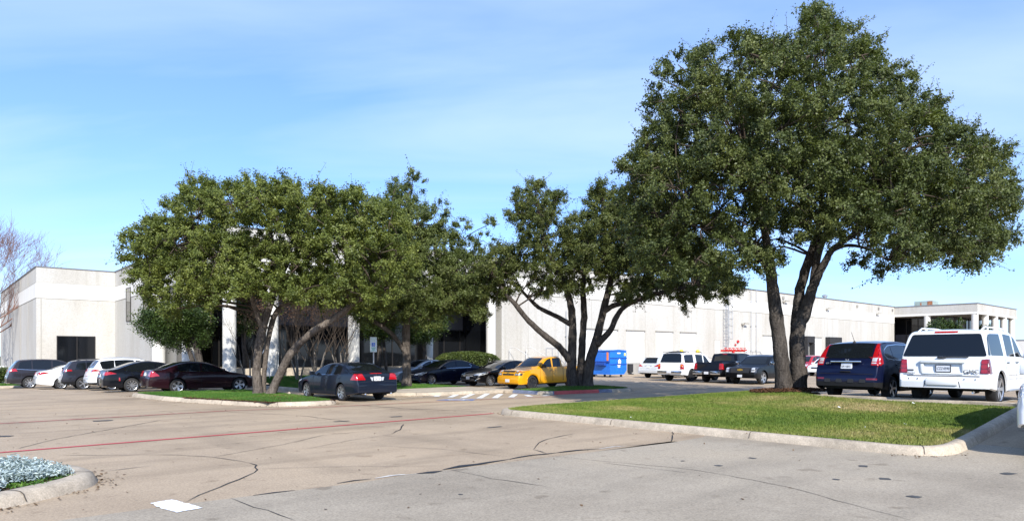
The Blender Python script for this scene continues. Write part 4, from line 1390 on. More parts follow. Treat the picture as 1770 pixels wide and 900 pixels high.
    # -- patches laid on the body ------------------------------------------------
    def patch(c, name, parts, material, off=.004, parent=None, thick=.012, step=.06, smooth=True):
        """parts: list of (view, polygon); view 'R','L' use (s, z), 'rear','front' use (y, z), 'top' uses (s, y)"""
        vs = []; fs = []
        for view, poly in parts:
            if view in 'RL' or view == 'top': poly = [(c.X(p[0]), p[1]) for p in poly]
            xs = [i * step for i in range(int(-4 / step), int(4 / step))]
            try:
                bm = cut_poly(poly, xs, xs)
            except Exception:
                continue
            bmesh.ops.triangulate(bm, faces=[f for f in bm.faces if len(f.verts) > 4])
            bad = []
            for q in bm.verts:
                a, b = q.co.x, q.co.y
                if view == 'R': o_, d_ = Vector((a, -5, b)), Vector((0, 1, 0))
                elif view == 'L': o_, d_ = Vector((a, 5, b)), Vector((0, -1, 0))
                elif view == 'rear': o_, d_ = Vector((-c.L / 2 - 3, a, b)), Vector((1, 0, 0))
                elif view == 'front': o_, d_ = Vector((c.L / 2 + 3, a, b)), Vector((-1, 0, 0))
                else: o_, d_ = Vector((a, b, 6)), Vector((0, 0, -1))
                h = c.bvh.ray_cast(o_, d_)
                if h[0] is None or (view in 'RL' and abs(h[0].y) < c.W * .30):
                    p0 = o_.copy()
                    if view in 'RL': p0.y = (-1 if view == 'R' else 1) * c.W * .45
                    elif view == 'rear': p0.x = -c.L / 2
                    elif view == 'front': p0.x = c.L / 2
                    else: p0.z = c.H
                    h = c.bvh.find_nearest(p0)
                nr = h[1] if h[1].dot(d_) < 0 else -h[1]
                q.co = h[0] + nr * off
                q.normal = nr
            nrm = {q: q.normal.copy() for q in bm.verts}
            bd = [e for e in bm.edges if len(e.link_faces) == 1]
            ex = bmesh.ops.extrude_edge_only(bm, edges=bd)
            newv = [g for g in ex['geom'] if isinstance(g, bmesh.types.BMVert)]
            for q in newv:
                best = min(nrm, key=lambda w: (w.co - q.co).length_squared)
                q.co = q.co - nrm[best] * thick
            bm.verts.index_update()
            o = len(vs)
            vs += [tuple(q.co) for q in bm.verts]
            fs += [tuple(q.index + o for q in f.verts) for f in bm.faces]
            bm.free()
        mb = MB(); mb.add(vs, fs)
        return mb.build(name, material, parent or c.root, smooth=smooth, loc=(0, 0, 0), ang=50)
    def both(c, name, poly, material, **k):
        return [c.patch(name, [(v, poly)], material, **k) for v in 'RL']
    def rp(c, pts, r=.03): return roundpoly(pts, r, 3)
    def side_glass(c, panes, lo=.035, hi=.10, material=None, r=.03, chrome=False):
        """panes: list of (s0, s1, lean0, lean1) between pillars; the glass follows belt and roof"""
        for s0, s1, l0, l1 in panes:
            n = 14; up = []; dn = []
            for i in range(n + 1):
                s = s0 + (s1 - s0) * i / n
                b_, t_ = c.belt(s) + lo, c.top(s) - hi
                if t_ < b_ + .03: continue
                k = i / n
                l = l0 * (1 - k) + l1 * k
                dn.append((s, b_)); up.append((s + l, min(t_, c.top(s + l) - hi)))
            if len(dn) < 3: continue
            poly = c.rp(dn + up[::-1], r)
            ws = c.both('side_window', poly, material or c.sp.get('glass', M_CGLASS))
        return
    def seam(c, pts, w=.012, views='RL', mname=M_GAP, name='panel_gap', off=.003):
        """thin dark line along a list of (s, z) points"""
        poly = []
        P2 = [Vector(p) for p in pts]
        l_, r_ = [], []
        for i, p in enumerate(P2):
            d = (P2[min(i + 1, len(P2) - 1)] - P2[max(0, i - 1)]).normalized()
            nn = Vector((-d.y, d.x)) * w / 2
            l_.append(tuple(p + nn)); r_.append(tuple(p - nn))
        poly = l_ + r_[::-1]
        return c.patch(name, [(v, poly) for v in views], mname, off=off, thick=.006, step=.12)
    def mirror_(c, s, z, material=None, big=1.0):
        for side in (-1, 1):
            h = c.bvh.ray_cast(Vector((c.X(s), side * 5, z)), Vector((0, -side, 0)))
            y = h[0].y if h[0] else side * c.W * .47
            mb = MB(); x = c.X(s)
            y0, y1 = sorted((y + side * .06, y + side * (.06 + .19 * big)))
            mb.cbox(x - .06 * big, x + .06 * big, y0, y1, z - .02, z + .13 * big, .025)
            ya, yb = sorted((y - side * .03, y + side * .075)); mb.cbox(x - .01, x + .06, ya, yb, z - .03, z + .02, .01)
            m = mb.build('mirror', material or c.mat, c.root, smooth=True)
            g = MB(); g.box(x - .066 * big, x - .061 * big, y0 + .02, y1 - .02, z, z + .11 * big); g.build('mirror_glass', M_CGLASS, m, loc=(0, 0, 0))
    def handles(c, ss, z, material=None, lift=0.0):
        for i, s in enumerate(ss):
            zz = z + lift * i
            for v in 'RL':
                c.patch('door_handle', [(v, c.rp([(s - .09, zz - .014), (s + .09, zz - .012), (s + .09, zz + .016), (s - .09, zz + .014)], .012))], material or c.mat, off=.028, thick=.03, step=.05)
    def plate(c, view, y, z, txt=None, w=.31, h=.155, frame=True):
        pl = c.patch('license_plate', [(view, c.rp([(y - w / 2, z - h / 2), (y + w / 2, z - h / 2), (y + w / 2, z + h / 2), (y - w / 2, z + h / 2)], .012))], M_PLATE, off=.022, thick=.03, step=.4)
        # flatten: a plate is one flat piece
        me = pl.data
        sg = -1 if view == 'rear' else 1
        xs = [q.co.x for q in me.vertices]
        xo = min(xs) if view == 'rear' else max(xs)
        cut = sorted(xs)[len(xs) // 2]
        for q in me.vertices:
            q.co.x = xo if abs(q.co.x - xo) < .024 else xo - sg * .04
        if frame:
            fr = MB()
            for a0, a1, b0, b1 in ((-w / 2 - .012, w / 2 + .012, h / 2 - .006, h / 2 + .014), (-w / 2 - .012, w / 2 + .012, -h / 2 - .014, -h / 2 + .006), (-w / 2 - .012, -w / 2 + .006, -h / 2 + .007, h / 2 - .007), (w / 2 - .006, w / 2 + .012, -h / 2 + .007, h / 2 - .007)):
                x0, x1 = sorted((xo + sg * .006, xo - sg * .01)); fr.box(x0, x1, y + a0, y + a1, z + b0, z + b1)
            fr.build('plate_frame', M_PLATEF, pl, loc=(0, 0, 0))
        if txt:
            rot = (R(90), 0, R(-90)) if view == 'rear' else (R(90), 0, R(90))
            text_mesh('plate_text', txt, h * .58, M_PTEXT, pl, (xo + sg * .003, y, z - .005), rot, .001, sx=.68)
        return pl
    def badge(c, view, y, z, txt, size, material=M_CHROME, sx=1.0, name='badge_text'):
        d = Vector((1, 0, 0)) if view == 'rear' else Vector((-1, 0, 0))
        o_ = Vector(((-c.L / 2 - 3) if view == 'rear' else (c.L / 2 + 3), y, z))
        h = c.bvh.ray_cast(o_, d)
        x = h[0].x - d.x * .032
        rot = (R(90), 0, R(-90)) if view == 'rear' else (R(90), 0, R(90))
        return text_mesh(name, txt, size, material, c.root, (x, y, z), rot, .006, sx=sx)
    def boxes(c, name, material, bl, ch=.015, parent=None):
        mb = MB()
        for s0, s1, y0, y1, z0, z1 in bl: mb.cbox(c.X(s1), c.X(s0), y0, y1, z0, z1, min(ch, (z1 - z0) * .45, (y1 - y0) * .45, (s1 - s0) * .45))
        return mb.build(name, material, parent or c.root, smooth=True, ang=30, loc=(0, 0, 0))
    def rails(c, s0, s1, y, h=.05, material=None):
        for sg in (-1, 1):
            mb = MB(); pts = []
            for i in range(9):
                s = s0 + (s1 - s0) * i / 8
                hh = c.bvh.ray_cast(Vector((c.X(s), sg * y, 6)), Vector((0, 0, -1)))
                z = hh[0].z if hh[0] else c.H
                pts.append((c.X(s), sg * y, z + (h if 0 < i < 8 else -.01)))
            mb.tube(pts, [.016] + [.022] * 7 + [.016], 8)
            for i in (2, 6):
                p = pts[i]; mb.tube([(p[0], p[1], p[2]), (p[0], p[1], p[2] - h - .02)], .018, 6)
            mb.build('roof_rail', material or M_CHROME, c.root, smooth=True)
    def exhaust(c, ys, z, s=None):
        for y in ys:
            mb = MB(); s_ = (s if s is not None else c.L + .02)
            mb.tube([(c.X(s_ - .4), y, z), (c.X(s_), y, z)], .035, 12, cap=False); mb.tube([(c.X(s_ - .05), y, z), (c.X(s_ - .051), y, z)], .034, 12)
            mb.build('exhaust_pipe', M_CHROME, c.root, smooth=True)

def sedan_spec(L, Wd, Hh, **k):
    a = L / 4.85; h = Hh / 1.45
    d = dict(L=L, W=Wd, H=Hh, r=.325, wheels=(.93 * a, .93 * a + 2.74 * a),
             top=[(0, .50 * h), (.03, .60 * h), (.10, .67 * h), (.40, .77 * h), (.9, .87 * h), (1.25, .93 * h), (1.42, .98 * h), (1.8, 1.18 * h), (2.15, 1.335 * h), (2.45, 1.415 * h), (2.85, 1.45 * h), (3.25, 1.43 * h), (3.6, 1.36 * h), (3.95, 1.24 * h), (4.22, 1.13 * h), (4.4, 1.085 * h), (4.62, 1.065 * h), (4.72, 1.04 * h), (4.78, .92 * h), (4.81, .74 * h), (4.83, .70 * h), (4.85, .60 * h)],
             belt=[(0, .45 * h), (.4, .68 * h), (1.0, .84 * h), (1.5, .91 * h), (2.5, .94 * h), (3.5, .97 * h), (4.2, 1.0 * h), (4.7, .97 * h), (4.80, .72 * h), (4.85, .52 * h)],
             zb=[(0, .30), (.15, .22), (.6, .19), (3.9, .19), (4.5, .26), (4.85, .34)], soft=.05)
    for key in ('top', 'belt', 'zb'): d[key] = [(s * a, z) for s, z in d[key]]
    d.update(k); return d
def cross_spec(L, Wd, Hh, **k):
    a = L / 4.6; h = Hh / 1.68
    d = dict(L=L, W=Wd, H=Hh, r=.345, wheels=(.92 * a, .92 * a + 2.65 * a),
             top=[(0, .60 * h), (.04, .74 * h), (.15, .84 * h), (.6, .97 * h), (1.05, 1.05 * h), (1.2, 1.09 * h), (1.6, 1.36 * h), (1.95, 1.56 * h), (2.3, 1.65 * h), (2.9, 1.68 * h), (3.6, 1.655 * h), (4.02, 1.61 * h), (4.12, 1.56 * h), (4.36, 1.22 * h), (4.46, 1.04 * h), (4.52, .92 * h), (4.555, .72 * h), (4.58, .68 * h), (4.6, .56 * h)],
             belt=[(0, .52 * h), (.4, .78 * h), (1.0, .96 * h), (1.5, 1.0 * h), (2.5, 1.03 * h), (3.5, 1.07 * h), (4.3, 1.10 * h), (4.5, .9 * h), (4.6, .5 * h)],
             zb=[(0, .34), (.15, .27), (.6, .24), (3.9, .24), (4.35, .32), (4.6, .40)], soft=.05, tumble=.26, well=.66, floor=.24)
    for key in ('top', 'belt', 'zb'): d[key] = [(s * a, z) for s, z in d[key]]
    d.update(k); return d
def box_spec(L, Wd, Hh, **k):
    a = L / 5.13; h = Hh / 1.93
    d = dict(L=L, W=Wd, H=Hh, r=.40, wheels=(1.0 * a, 1.0 * a + 2.95 * a),
             top=[(0, .72 * h), (.04, .95 * h), (.15, 1.07 * h), (.5, 1.13 * h), (1.25, 1.20 * h), (1.45, 1.25 * h), (1.85, 1.60 * h), (2.15, 1.81 * h), (2.5, 1.90 * h), (3.2, 1.93 * h), (4.5, 1.915 * h), (4.72, 1.88 * h), (4.80, 1.80 * h), (4.985, 1.27 * h), (5.02, 1.16 * h), (5.04, .80 * h), (5.05, .70 * h), (5.12, .685 * h), (5.13, .60 * h)],
             belt=[(0, .6 * h), (.4, .95 * h), (1.0, 1.10 * h), (1.5, 1.16 * h), (2.5, 1.19 * h), (4.9, 1.22 * h), (5.0, 1.05 * h), (5.05, .66 * h), (5.13, .55 * h)],
             zb=[(0, .42), (.15, .34), (.6, .32), (4.0, .32), (4.6, .38), (5.13, .44)], soft=.03, tumble=.18, well=.75, floor=.30, rcr=.14, kr=.10, rcf=.35, kf=.14, tw=.26, bulge=.03)
    for key in ('top', 'belt', 'zb'): d[key] = [(s * a, z) for s, z in d[key]]
    d.update(k); return d
def truck_spec(L, Wd, Hh, cab0, cab1, **k):
    """cab1: where the cab ends and the bed starts"""
    h = Hh / 1.85
    d = dict(L=L, W=Wd, H=Hh, r=.39, wheels=(.98, L - 1.30),
             top=[(0, .72 * h), (.04, .96 * h), (.15, 1.06 * h), (1.15, 1.15 * h), (cab0, 1.22 * h), (cab0 + .42, 1.56 * h), (cab0 + .70, 1.75 * h), (cab0 + 1.05, 1.83 * h), (cab0 + 1.5, 1.85 * h), (cab1 - .14, 1.825 * h), (cab1 - .05, 1.76 * h), (cab1, 1.27 * h), (cab1 + .02, 1.245 * h), (L - .20, 1.26 * h), (L - .16, 1.25 * h), (L - .145, .80 * h), (L - .13, .72 * h), (L - .01, .70 * h), (L, .6 * h)],
             belt=[(0, .6 * h), (.4, .95 * h), (1.0, 1.10 * h), (1.5, 1.17 * h), (cab1 - .2, 1.2 * h), (L - .2, 1.2 * h), (L - .13, .66 * h), (L, .55 * h)],
             zb=[(0, .42), (.15, .34), (.6, .34), (L - 1.0, .36), (L, .46)], soft=.025, tumble=.20, well=.75, floor=.32, rcr=.12, kr=.06, rcf=.30, kf=.12, tw=.25, bulge=.03,
             bed=(cab1 + .06, L - .22, .48 * h))
    d.update(k); return d
def common(c, ws, rw, screen=True):
    """ws = (z0, z1, half width low, half width high) windscreen, rw the same for the rear window"""
    for nm, view, q in (('windscreen', 'front', ws), ('rear_window', 'rear', rw)):
        if q:
            z0, z1, a, b = q
            c.patch(nm, [(view, c.rp([(-a, z0), (a, z0), (b, z1), (-b, z1)], .05))], c.sp.get('glass', M_CGLASS) if nm == 'windscreen' else M_CGLASS, off=.008, step=.04)

P_MAROON = paint('maroon_paint', (0.016, 0.004, 0.007), .1)
P_BLACK = paint('black_paint', (0.004, 0.004, 0.005), 0)
P_BLACKBLUE = paint('blue_black_paint', (0.004, 0.005, 0.008), 0)
P_SLATE = paint('slate_blue_paint', (0.009, 0.013, 0.024), .15)
P_NAVY = paint('navy_paint', (0.004, 0.006, 0.020), .1)
P_NAVYC = paint('navy_paint_clad', (0.005, 0.008, 0.030), .15, clad=.52)
P_WHITE = paint('white_paint', (0.74, 0.75, 0.74), 0)
P_WHITEC = paint('white_paint_clad', (0.74, 0.75, 0.74), 0, clad=.44)
P_WHITE2 = paint('white_truck_paint', (0.74, 0.75, 0.75), 0)
P_SILVER = paint('silver_paint', (0.42, 0.45, 0.47), .6)
P_SILVERW = paint('pale_silver_paint', (0.62, 0.64, 0.66), .3, clad=.34)
P_GREYC = paint('grey_paint_clad', (0.028, 0.029, 0.038), .4, clad=.47)
P_GREYB = paint('bronze_grey_paint', (0.034, 0.031, 0.036), .5, clad=.36, cladcol=(0.10, 0.10, 0.11))
P_YELLOW = paint('yellow_paint', (0.72, 0.335, 0.008), .1)
P_REDC = paint('red_paint', (0.42, 0.012, 0.016), .2)

AU, AV = ANG, ANG + 90        # headings: away to the right, away to the left
# ---- maroon sedan at the near end of the left row
def sedan_common(c, z=1.0, tail=None, head=None, handle=None, win=None, seams=True):
    L = c.L; a = L / 4.85; h = c.H / 1.45
    common(c, (1.0 * h, 1.37 * h, .70, .52), (1.13 * h, 1.37 * h, .64, .50))
    c.side_glass(win or [(1.62 * a, 2.62 * a, .12, 0), (2.70 * a, 3.62 * a, 0, .05)], hi=.085)
    if seams:
        c.seam([(1.62 * a, .25), (1.55 * a, .6), (1.58 * a, .9 * h)]); c.seam([(2.66 * a, .22), (2.66 * a, .92 * h)]); c.seam([(3.45 * a, .5), (3.62 * a, .75), (3.70 * a, .95 * h)])
        c.seam([(1.6 * a, .23), (3.2 * a, .23)])
    c.mirror_(1.72 * a, .96 * h)
    c.handles((2.50 * a, 3.50 * a), .82 * h, handle, .02)
    for v, sg in (('R', -1), ('L', 1)):
        t = tail or ([(4.45, .80), (4.83, .74), (4.83, .98), (4.62, .95)], [(.48, .76), (.92, .76), (.92, .98), (.58, .98)])
        c.patch('taillight', [(v, c.rp([(s * a, zz * h) for s, zz in t[0]], .02)), ('rear', c.rp([(sg * y, zz * h) for y, zz in t[1]], .02))], c.sp.get('lens', M_TAIL), off=.012, step=.03, thick=.025)
        hd = head or ([(.08, .56), (.55, .70), (.62, .76), (.30, .74), (.08, .66)], [(.42, .56), (.88, .60), (.88, .72), (.5, .67)])
        c.patch('headlight', [(v, c.rp([(s * a, zz * h) for s, zz in hd[0]], .02)), ('front', c.rp([(sg * y, zz * h) for y, zz in hd[1]], .02))], M_CLEAR, off=.008)
    c.patch('grille', [('front', c.rp([(-.38, .50 * h), (.38, .50 * h), (.42, .60 * h), (-.42, .60 * h)], .03))], M_PLAS, off=.006)
    c.patch('lower_grille', [('front', c.rp([(-.6, .33), (.6, .33), (.5, .43), (-.5, .43)], .03))], M_PLAS, off=.006)
    c.seam([(L - .02, .66 * h), (L - .5 * a, .68 * h)], .01)
    c.patch('trunk_gap', [('rear', [(-.72, .735 * h), (.72, .735 * h), (.72, .745 * h), (-.72, .745 * h)])], M_GAP, off=.003, thick=.006)

c = Car('dark maroon sedan, nearest of the row parked at left', 'car', 10.05, 33.95, AU, P_MAROON, sedan_spec(4.84, 1.83, 1.445, spokes=5, spoke_w=(.05, .12)))
sedan_common(c, tail=([(4.42, .79), (4.83, .76), (4.83, 1.0), (4.60, .97)], [(.50, .76), (.92, .76), (.92, 1.0), (.60, 1.0)]), handle=P_MAROON)
c.plate('rear', 0, .86, w=.30, h=.15, frame=False); c.exhaust((-.55, .55), .30)
c.boxes('belt_trim', M_CHROME, []) if False else c.seam([(1.66, .955), (3.75, .99)], .014, 'RL', M_CHROME, 'window_trim')
# ---- black sedan next to it
c = Car('glossy black sedan with chrome window trim, between maroon sedan and white wagon', 'car', 8.9, 37.1, AU - 1, P_BLACKBLUE, sedan_spec(4.87, 1.87, 1.49, spokes=10, spoke_w=(.03, .045), r=.34))
sedan_common(c, tail=([(4.30, .86), (4.83, .80), (4.83, .94), (4.55, .95)], [(.40, .80), (.93, .80), (.93, .94), (.45, .93)]), win=[(1.62, 2.62, .12, 0), (2.70, 3.95, 0, -.05)])
c.seam([(1.7, .965), (3.3, 1.0), (4.0, 1.04)], .016, 'RL', M_CHROME, 'window_trim'); c.seam([(4.0, 1.04), (3.85, 1.16), (3.5, 1.30)], .016, 'RL', M_CHROME, 'window_trim')
c.plate('rear', 0, .80, w=.30, h=.15, frame=False); c.exhaust((-.6, .6), .30)
c.both('reflector', c.rp([(4.18, .55), (4.24, .55), (4.24, .72), (4.19, .70)], .01), M_TAIL)
# ---- white crossover
def cross_common(c, panes, tail, head=None, rw=None, mirror=True, hm=None, hatch=True):
    L = c.L; a = L / 4.6; h = c.H / 1.68
    common(c, (1.12 * h, 1.58 * h, .70, .56), rw or (1.16 * h, 1.54 * h, .64, .54))
    c.side_glass(panes, lo=.03, hi=.10)
    c.seam([(1.60 * a, .3), (1.50 * a, .65), (1.52 * a, 1.0 * h)]); c.seam([(2.52 * a, .28), (2.52 * a, 1.05 * h)]); c.seam([(3.15 * a, .75), (3.42 * a, .95), (3.46 * a, 1.07 * h)])
    if mirror: c.mirror_(1.62 * a, 1.07 * h)
    c.handles((2.36 * a, 3.30 * a), .95 * h, hm, .03)
    for v, sg in (('R', -1), ('L', 1)):
        c.patch('taillight', [(v, c.rp([(s * a, z * h) for s, z in tail[0]], .02)), ('rear', c.rp([(sg * y, z * h) for y, z in tail[1]], .02))], c.sp.get('lens', M_TAIL), off=.012, step=.03, thick=.025)
        hd = head or ([(.1, .70), (.55, .85), (.65, .93), (.3, .90), (.1, .80)], [(.42, .70), (.88, .74), (.88, .88), (.5, .82)])
        c.patch('headlight', [(v, c.rp([(s * a, z * h) for s, z in hd[0]], .02)), ('front', c.rp([(sg * y, z * h) for y, z in hd[1]], .02))], M_CLEAR, off=.008)
    c.patch('grille', [('front', c.rp([(-.42, .60), (.42, .60), (.46, .74), (-.46, .74)], .03))], M_PLAS, off=.006)
    c.patch('hatch_gap', [('rear', [(-.74, .735 * h), (.74, .735 * h), (.74, .747 * h), (-.74, .747 * h)])], M_GAP, off=.003, thick=.006)
c = Car('white crossover wagon with dark cladding, between black sedan and dark grey wagon', 'car', 8.85, 41.2, AU, P_WHITEC, cross_spec(4.6, 1.85, 1.70, spokes=5))
cross_common(c, [(1.55, 2.46, .14, 0), (2.54, 3.40, 0, .05), (3.46, 4.02, .0, .10)], ([(4.05, 1.02), (4.58, .98), (4.50, 1.12), (4.25, 1.08)], [(.50, .98), (.95, .98), (.92, 1.10), (.55, 1.06)]))
c.rails(2.0, 3.9, .56, .05, M_GALV); c.plate('rear', 0, .86, w=.30, h=.15, frame=False)
c.boxes('rear_skid', M_GALV, [(4.45, 4.62, -.55, .55, .40, .47)]); c.exhaust((-.5,), .33)
# ---- dark grey crossover
c = Car('dark grey crossover with black wheel arch cladding, behind the white wagon', 'car', 8.2, 44.9, AU - 2, P_GREYC, cross_spec(4.62, 1.86, 1.68, spokes=5, r=.36))
cross_common(c, [(1.55, 2.46, .14, 0), (2.54, 3.40, 0, .05), (3.48, 3.98, .0, -.12)], ([(4.10, 1.04), (4.55, 1.02), (4.50, 1.12), (4.12, 1.12)], [(.42, 1.02), (.95, 1.02), (.92, 1.12), (.45, 1.12)]))
c.rails(2.0, 3.9, .58, .05, M_PLAS); c.plate('rear', .25, .80, w=.30, h=.15, frame=False)
# ---- white sedan
c = Car('white sedan parked between the two dark grey wagons', 'car', 7.5, 47.9, AU, P_WHITE, sedan_spec(4.85, 1.85, 1.45, spokes=10, spoke_w=(.03, .04)))
sedan_common(c, tail=([(4.25, .93), (4.83, .86), (4.83, .98), (4.5, 1.01)], [(.45, .85), (.93, .85), (.93, .98), (.5, .97)])); c.plate('rear', 0, .84, w=.30, h=.15, frame=False)
# ---- big bronze grey crossover at the far end
c = Car('large bronze grey seven seat wagon at the far left end of its row', 'car', 6.6, 52.4, AU, P_GREYB, cross_spec(5.1, 1.98, 1.84, spokes=9, spoke_w=(.04, .06), r=.37))
cross_common(c, [(1.75, 2.75, .14, 0), (2.84, 3.78, 0, .03), (3.86, 4.55, .0, -.1)], ([(4.12, .98), (4.52, .96), (4.52, 1.10), (4.2, 1.14)], [(.55, .96), (.98, .96), (.96, 1.10), (.6, 1.08)]))
c.seam([(1.9, 1.10), (3.9, 1.16), (4.62, 1.22)], .018, 'RL', M_CHROME, 'window_trim'); c.plate('rear', 0, .82, w=.30, h=.15, frame=False); c.exhaust((-.6, .6), .36)
# ---- slate blue sedan in the middle, heading away to the left
c = Car('slate blue sedan with fan shaped red taillights, parked alone beside the left island', 'car', 12.72, 24.72, AV + 2.5, P_SLATE, sedan_spec(4.85, 1.82, 1.45, spokes=7, spoke_w=(.045, .06), tumble=.32))
sedan_common(c, tail=([(4.40, .80), (4.83, .80), (4.83, .86), (4.72, 1.03), (4.60, 1.02)], [(.50, .80), (.92, .80), (.92, .86), (.72, 1.02), (.60, 1.02)]))
c.plate('rear', 0, .84, 'DRK 5203', w=.30, h=.15, frame=False)
for sg in (-1, 1):
    c.patch('reverse_lamp', [('rear', c.rp([(sg * .17, .89), (sg * .30, .90), (sg * .25, .78), (sg * .20, .76)], .01))], M_CLEAR, off=.010)
c.seam([(1.66, .955), (3.66, .985)], .014, 'RL', M_CHROME, 'window_trim')
c.patch('brake_lamp', [('rear', c.rp([(-.25, 1.022), (.25, 1.022), (.25, 1.045), (-.25, 1.045)], .01))], M_TAIL, off=.008)
def h_emblem(c, view, y, z, k):
    d = -1 if view == 'rear' else 1
    h = c.bvh.ray_cast(Vector((d * (c.L / 2 + 3), y, z)), Vector((-d, 0, 0)))
    x0, x1 = sorted((h[0].x - d * .03, h[0].x + d * .014))
    mb = MB()
    for q in (-1, 1): mb.prism([(y + q * .34 * k, z - .45 * k), (y + q * .18 * k, z - .45 * k), (y + q * .22 * k, z + .45 * k), (y + q * .42 * k, z + .45 * k)], 'x', x0, x1)
    mb.box(x0, x1, y - .21 * k, y + .21 * k, z - .09 * k, z + .09 * k)
    mb.build('emblem', M_CHROME, c.root)
h_emblem(c, 'rear', 0, .97, .085); c.exhaust((-.55, .55), .30)
c.boxes('mud_flap', M_PLAS, [(4.02, 4.05, -.90, -.70, .16, .42), (4.02, 4.05, .70, .90, .16, .42)], .008)
# ---- middle row, noses towards the left and the camera
c = Car('silver sedan half hidden behind the slim tree trunk', 'car', 24.0, 36.3, AU + 180, P_SILVER, sedan_spec(4.85, 1.83, 1.46, spokes=6))
sedan_common(c)
c.seam([(1.66, .96), (3.66, .99)], .02, 'RL', M_CHROME, 'window_trim')
c = Car('navy sedan with chrome strip, between silver sedan and black sedan', 'car', 23.5, 33.15, AU + 180, P_NAVY, sedan_spec(4.86, 1.85, 1.465, spokes=9, spoke_w=(.035, .05), rcf=.7, kf=.32))
sedan_common(c, handle=M_CHROME)
c.seam([(1.66, .965), (3.72, 1.0)], .016, 'RL', M_CHROME, 'window_trim'); c.seam([(3.72, 1.0), (3.80, 1.10), (3.55, 1.28)], .016, 'RL', M_CHROME, 'window_trim')
c.patch('grille_bar', [('front', c.rp([(-.40, .60), (.40, .60), (.40, .635), (-.40, .635)], .01))], M_CHROME, off=.012); h_emblem(c, 'front', 0, .62, .08)
c.patch('fog_lamp_trim', [('front', c.rp([(.5, .36), (.85, .38), (.85, .40), (.5, .385)], .008))], M_CHROME, off=.01)
c = Car('black sedan with white front plate, beside the yellow pickup', 'car', 25.3, 30.0, AU + 180, P_BLACK, sedan_spec(4.88, 1.84, 1.45, spokes=10, spoke_w=(.03, .045), rcf=.7, kf=.3))
sedan_common(c, head=([(.12, .60), (.62, .70), (.78, .79), (.40, .77), (.12, .70)], [(.45, .60), (.90, .64), (.90, .76), (.52, .70)]))
c.plate('front', 0, .47, w=.30, h=.15, frame=False)
c.patch('grille_bar', [('front', c.rp([(-.42, .565), (.42, .565), (.44, .585), (-.44, .585)], .008))], M_CHROME, off=.012)
for sg in (-1, 1): c.patch('fog_lamp_trim', [('front', c.rp([(sg * .55, .30), (sg * .62, .28), (sg * .84, .46), (sg * .80, .48)], .01))], M_CHROME, off=.01)
for v in 'RL': c.patch('side_marker', [(v, c.rp([(.70, .765), (.86, .775), (.80, .805), (.68, .79)], .01))], M_TAIL, off=.012)

def bowtie(c, y, z, k, material):
    h = c.bvh.ray_cast(Vector((c.L / 2 + 3, y, z)), Vector((-1, 0, 0)))
    x = h[0].x
    pts = [(-.5, -.10), (-.2, -.10), (-.24, -.18), (.12, -.18), (.16, -.10), (.5, -.10), (.44, .10), (.2, .10), (.24, .18), (-.12, .18), (-.16, .10), (-.44, .10)]
    mb = MB(); mb.prism([(y + a * k, z + b * k) for a, b in pts], 'x', x - .02, x + .02)
    mb.build('emblem', material, c.root)
# ---- yellow extended-cab pickup
c = Car('bright yellow extended cab pickup parked beside the dark multi stem tree', 'pickup truck', 24.75, 25.95, AU + 180, P_YELLOW,
        truck_spec(4.9, 1.72, 1.68, 1.20, 3.02, zb=[(0, .27), (.15, .25), (.6, .27), (3.9, .32), (4.9, .42)], floor=.24, r=.35, wheels=(.92, 3.75), spokes=5, rim_mat=M_ALLOYD, tumble=.24), name='pickup_truck', group='pickup trucks parked in the lot')
common(c, (1.14, 1.57, .64, .52), (1.18, 1.55, .58, .50))
c.side_glass([(1.34, 2.24, .16, 0), (2.33, 2.90, .02, -.02)], hi=.10, r=.04)
c.seam([(1.42, .40), (1.42, 1.05)]); c.seam([(2.29, .40), (2.29, 1.08)]); c.seam([(3.05, .42), (3.05, 1.12)], .025)
c.mirror_(1.55, 1.10, M_PLAS, 1.1); c.handles((2.15,), .93, M_PLAS)
for v, sg in (('R', -1), ('L', 1)):
    c.patch('headlight', [(v, c.rp([(.03, .86), (.20, .86), (.22, .97), (.05, .96)], .02)), ('front', c.rp([(sg * .50, .86), (sg * .84, .86), (sg * .84, .97), (sg * .52, .96)], .02))], M_LAMPD, off=.008)
    hl = c.patch('headlight', [(v, c.rp([(.03, .70), (.20, .70), (.20, .82), (.03, .82)], .02)), ('front', c.rp([(sg * .50, .70), (sg * .84, .70), (sg * .84, .82), (sg * .50, .82)], .02))], M_LAMPD, off=.008)
    c.patch('reflector', [('front', c.rp([(sg * (y - .05), z - .035), (sg * (y + .05), z - .035), (sg * (y + .05), z + .035), (sg * (y - .05), z + .035)], .03)) for y, z in ((.59, .76), (.74, .76), (.60, .915))], M_CLEAR, off=.016, parent=hl)
    c.patch('turn_signal', [(v, c.rp([(.10, .88), (.20, .88), (.21, .955), (.10, .95)], .015))], M_AMBER, off=.014, thick=.016)
    c.patch('fog_lamp', [('front', c.rp([(sg * .60, .36), (sg * .72, .36), (sg * .72, .43), (sg * .60, .43)], .03))], M_LAMPD, off=.008)
c.patch('grille', [('front', c.rp([(-.44, .86), (.44, .86), (.46, .94), (-.46, .94)], .02)), ('front', c.rp([(-.42, .71), (.42, .71), (.43, .79), (-.43, .79)], .02))], M_PLAS, off=.007)
c.patch('lower_grille', [('front', c.rp([(-.40, .45), (.40, .45), (.40, .52), (-.40, .52)], .02))], M_PLAS, off=.007)
c.boxes('bumper', P_YELLOW, [(-.05, .16, -.80, .80, .30, .63)], .05)
bowtie(c, 0, .825, .22, M_GOLD)
mbp = MB(); mbp.box(c.L / 2 + .052, c.L / 2 + .068, -.15, .15, .37, .52); mbp.build('license_plate', M_PLATE, c.root)
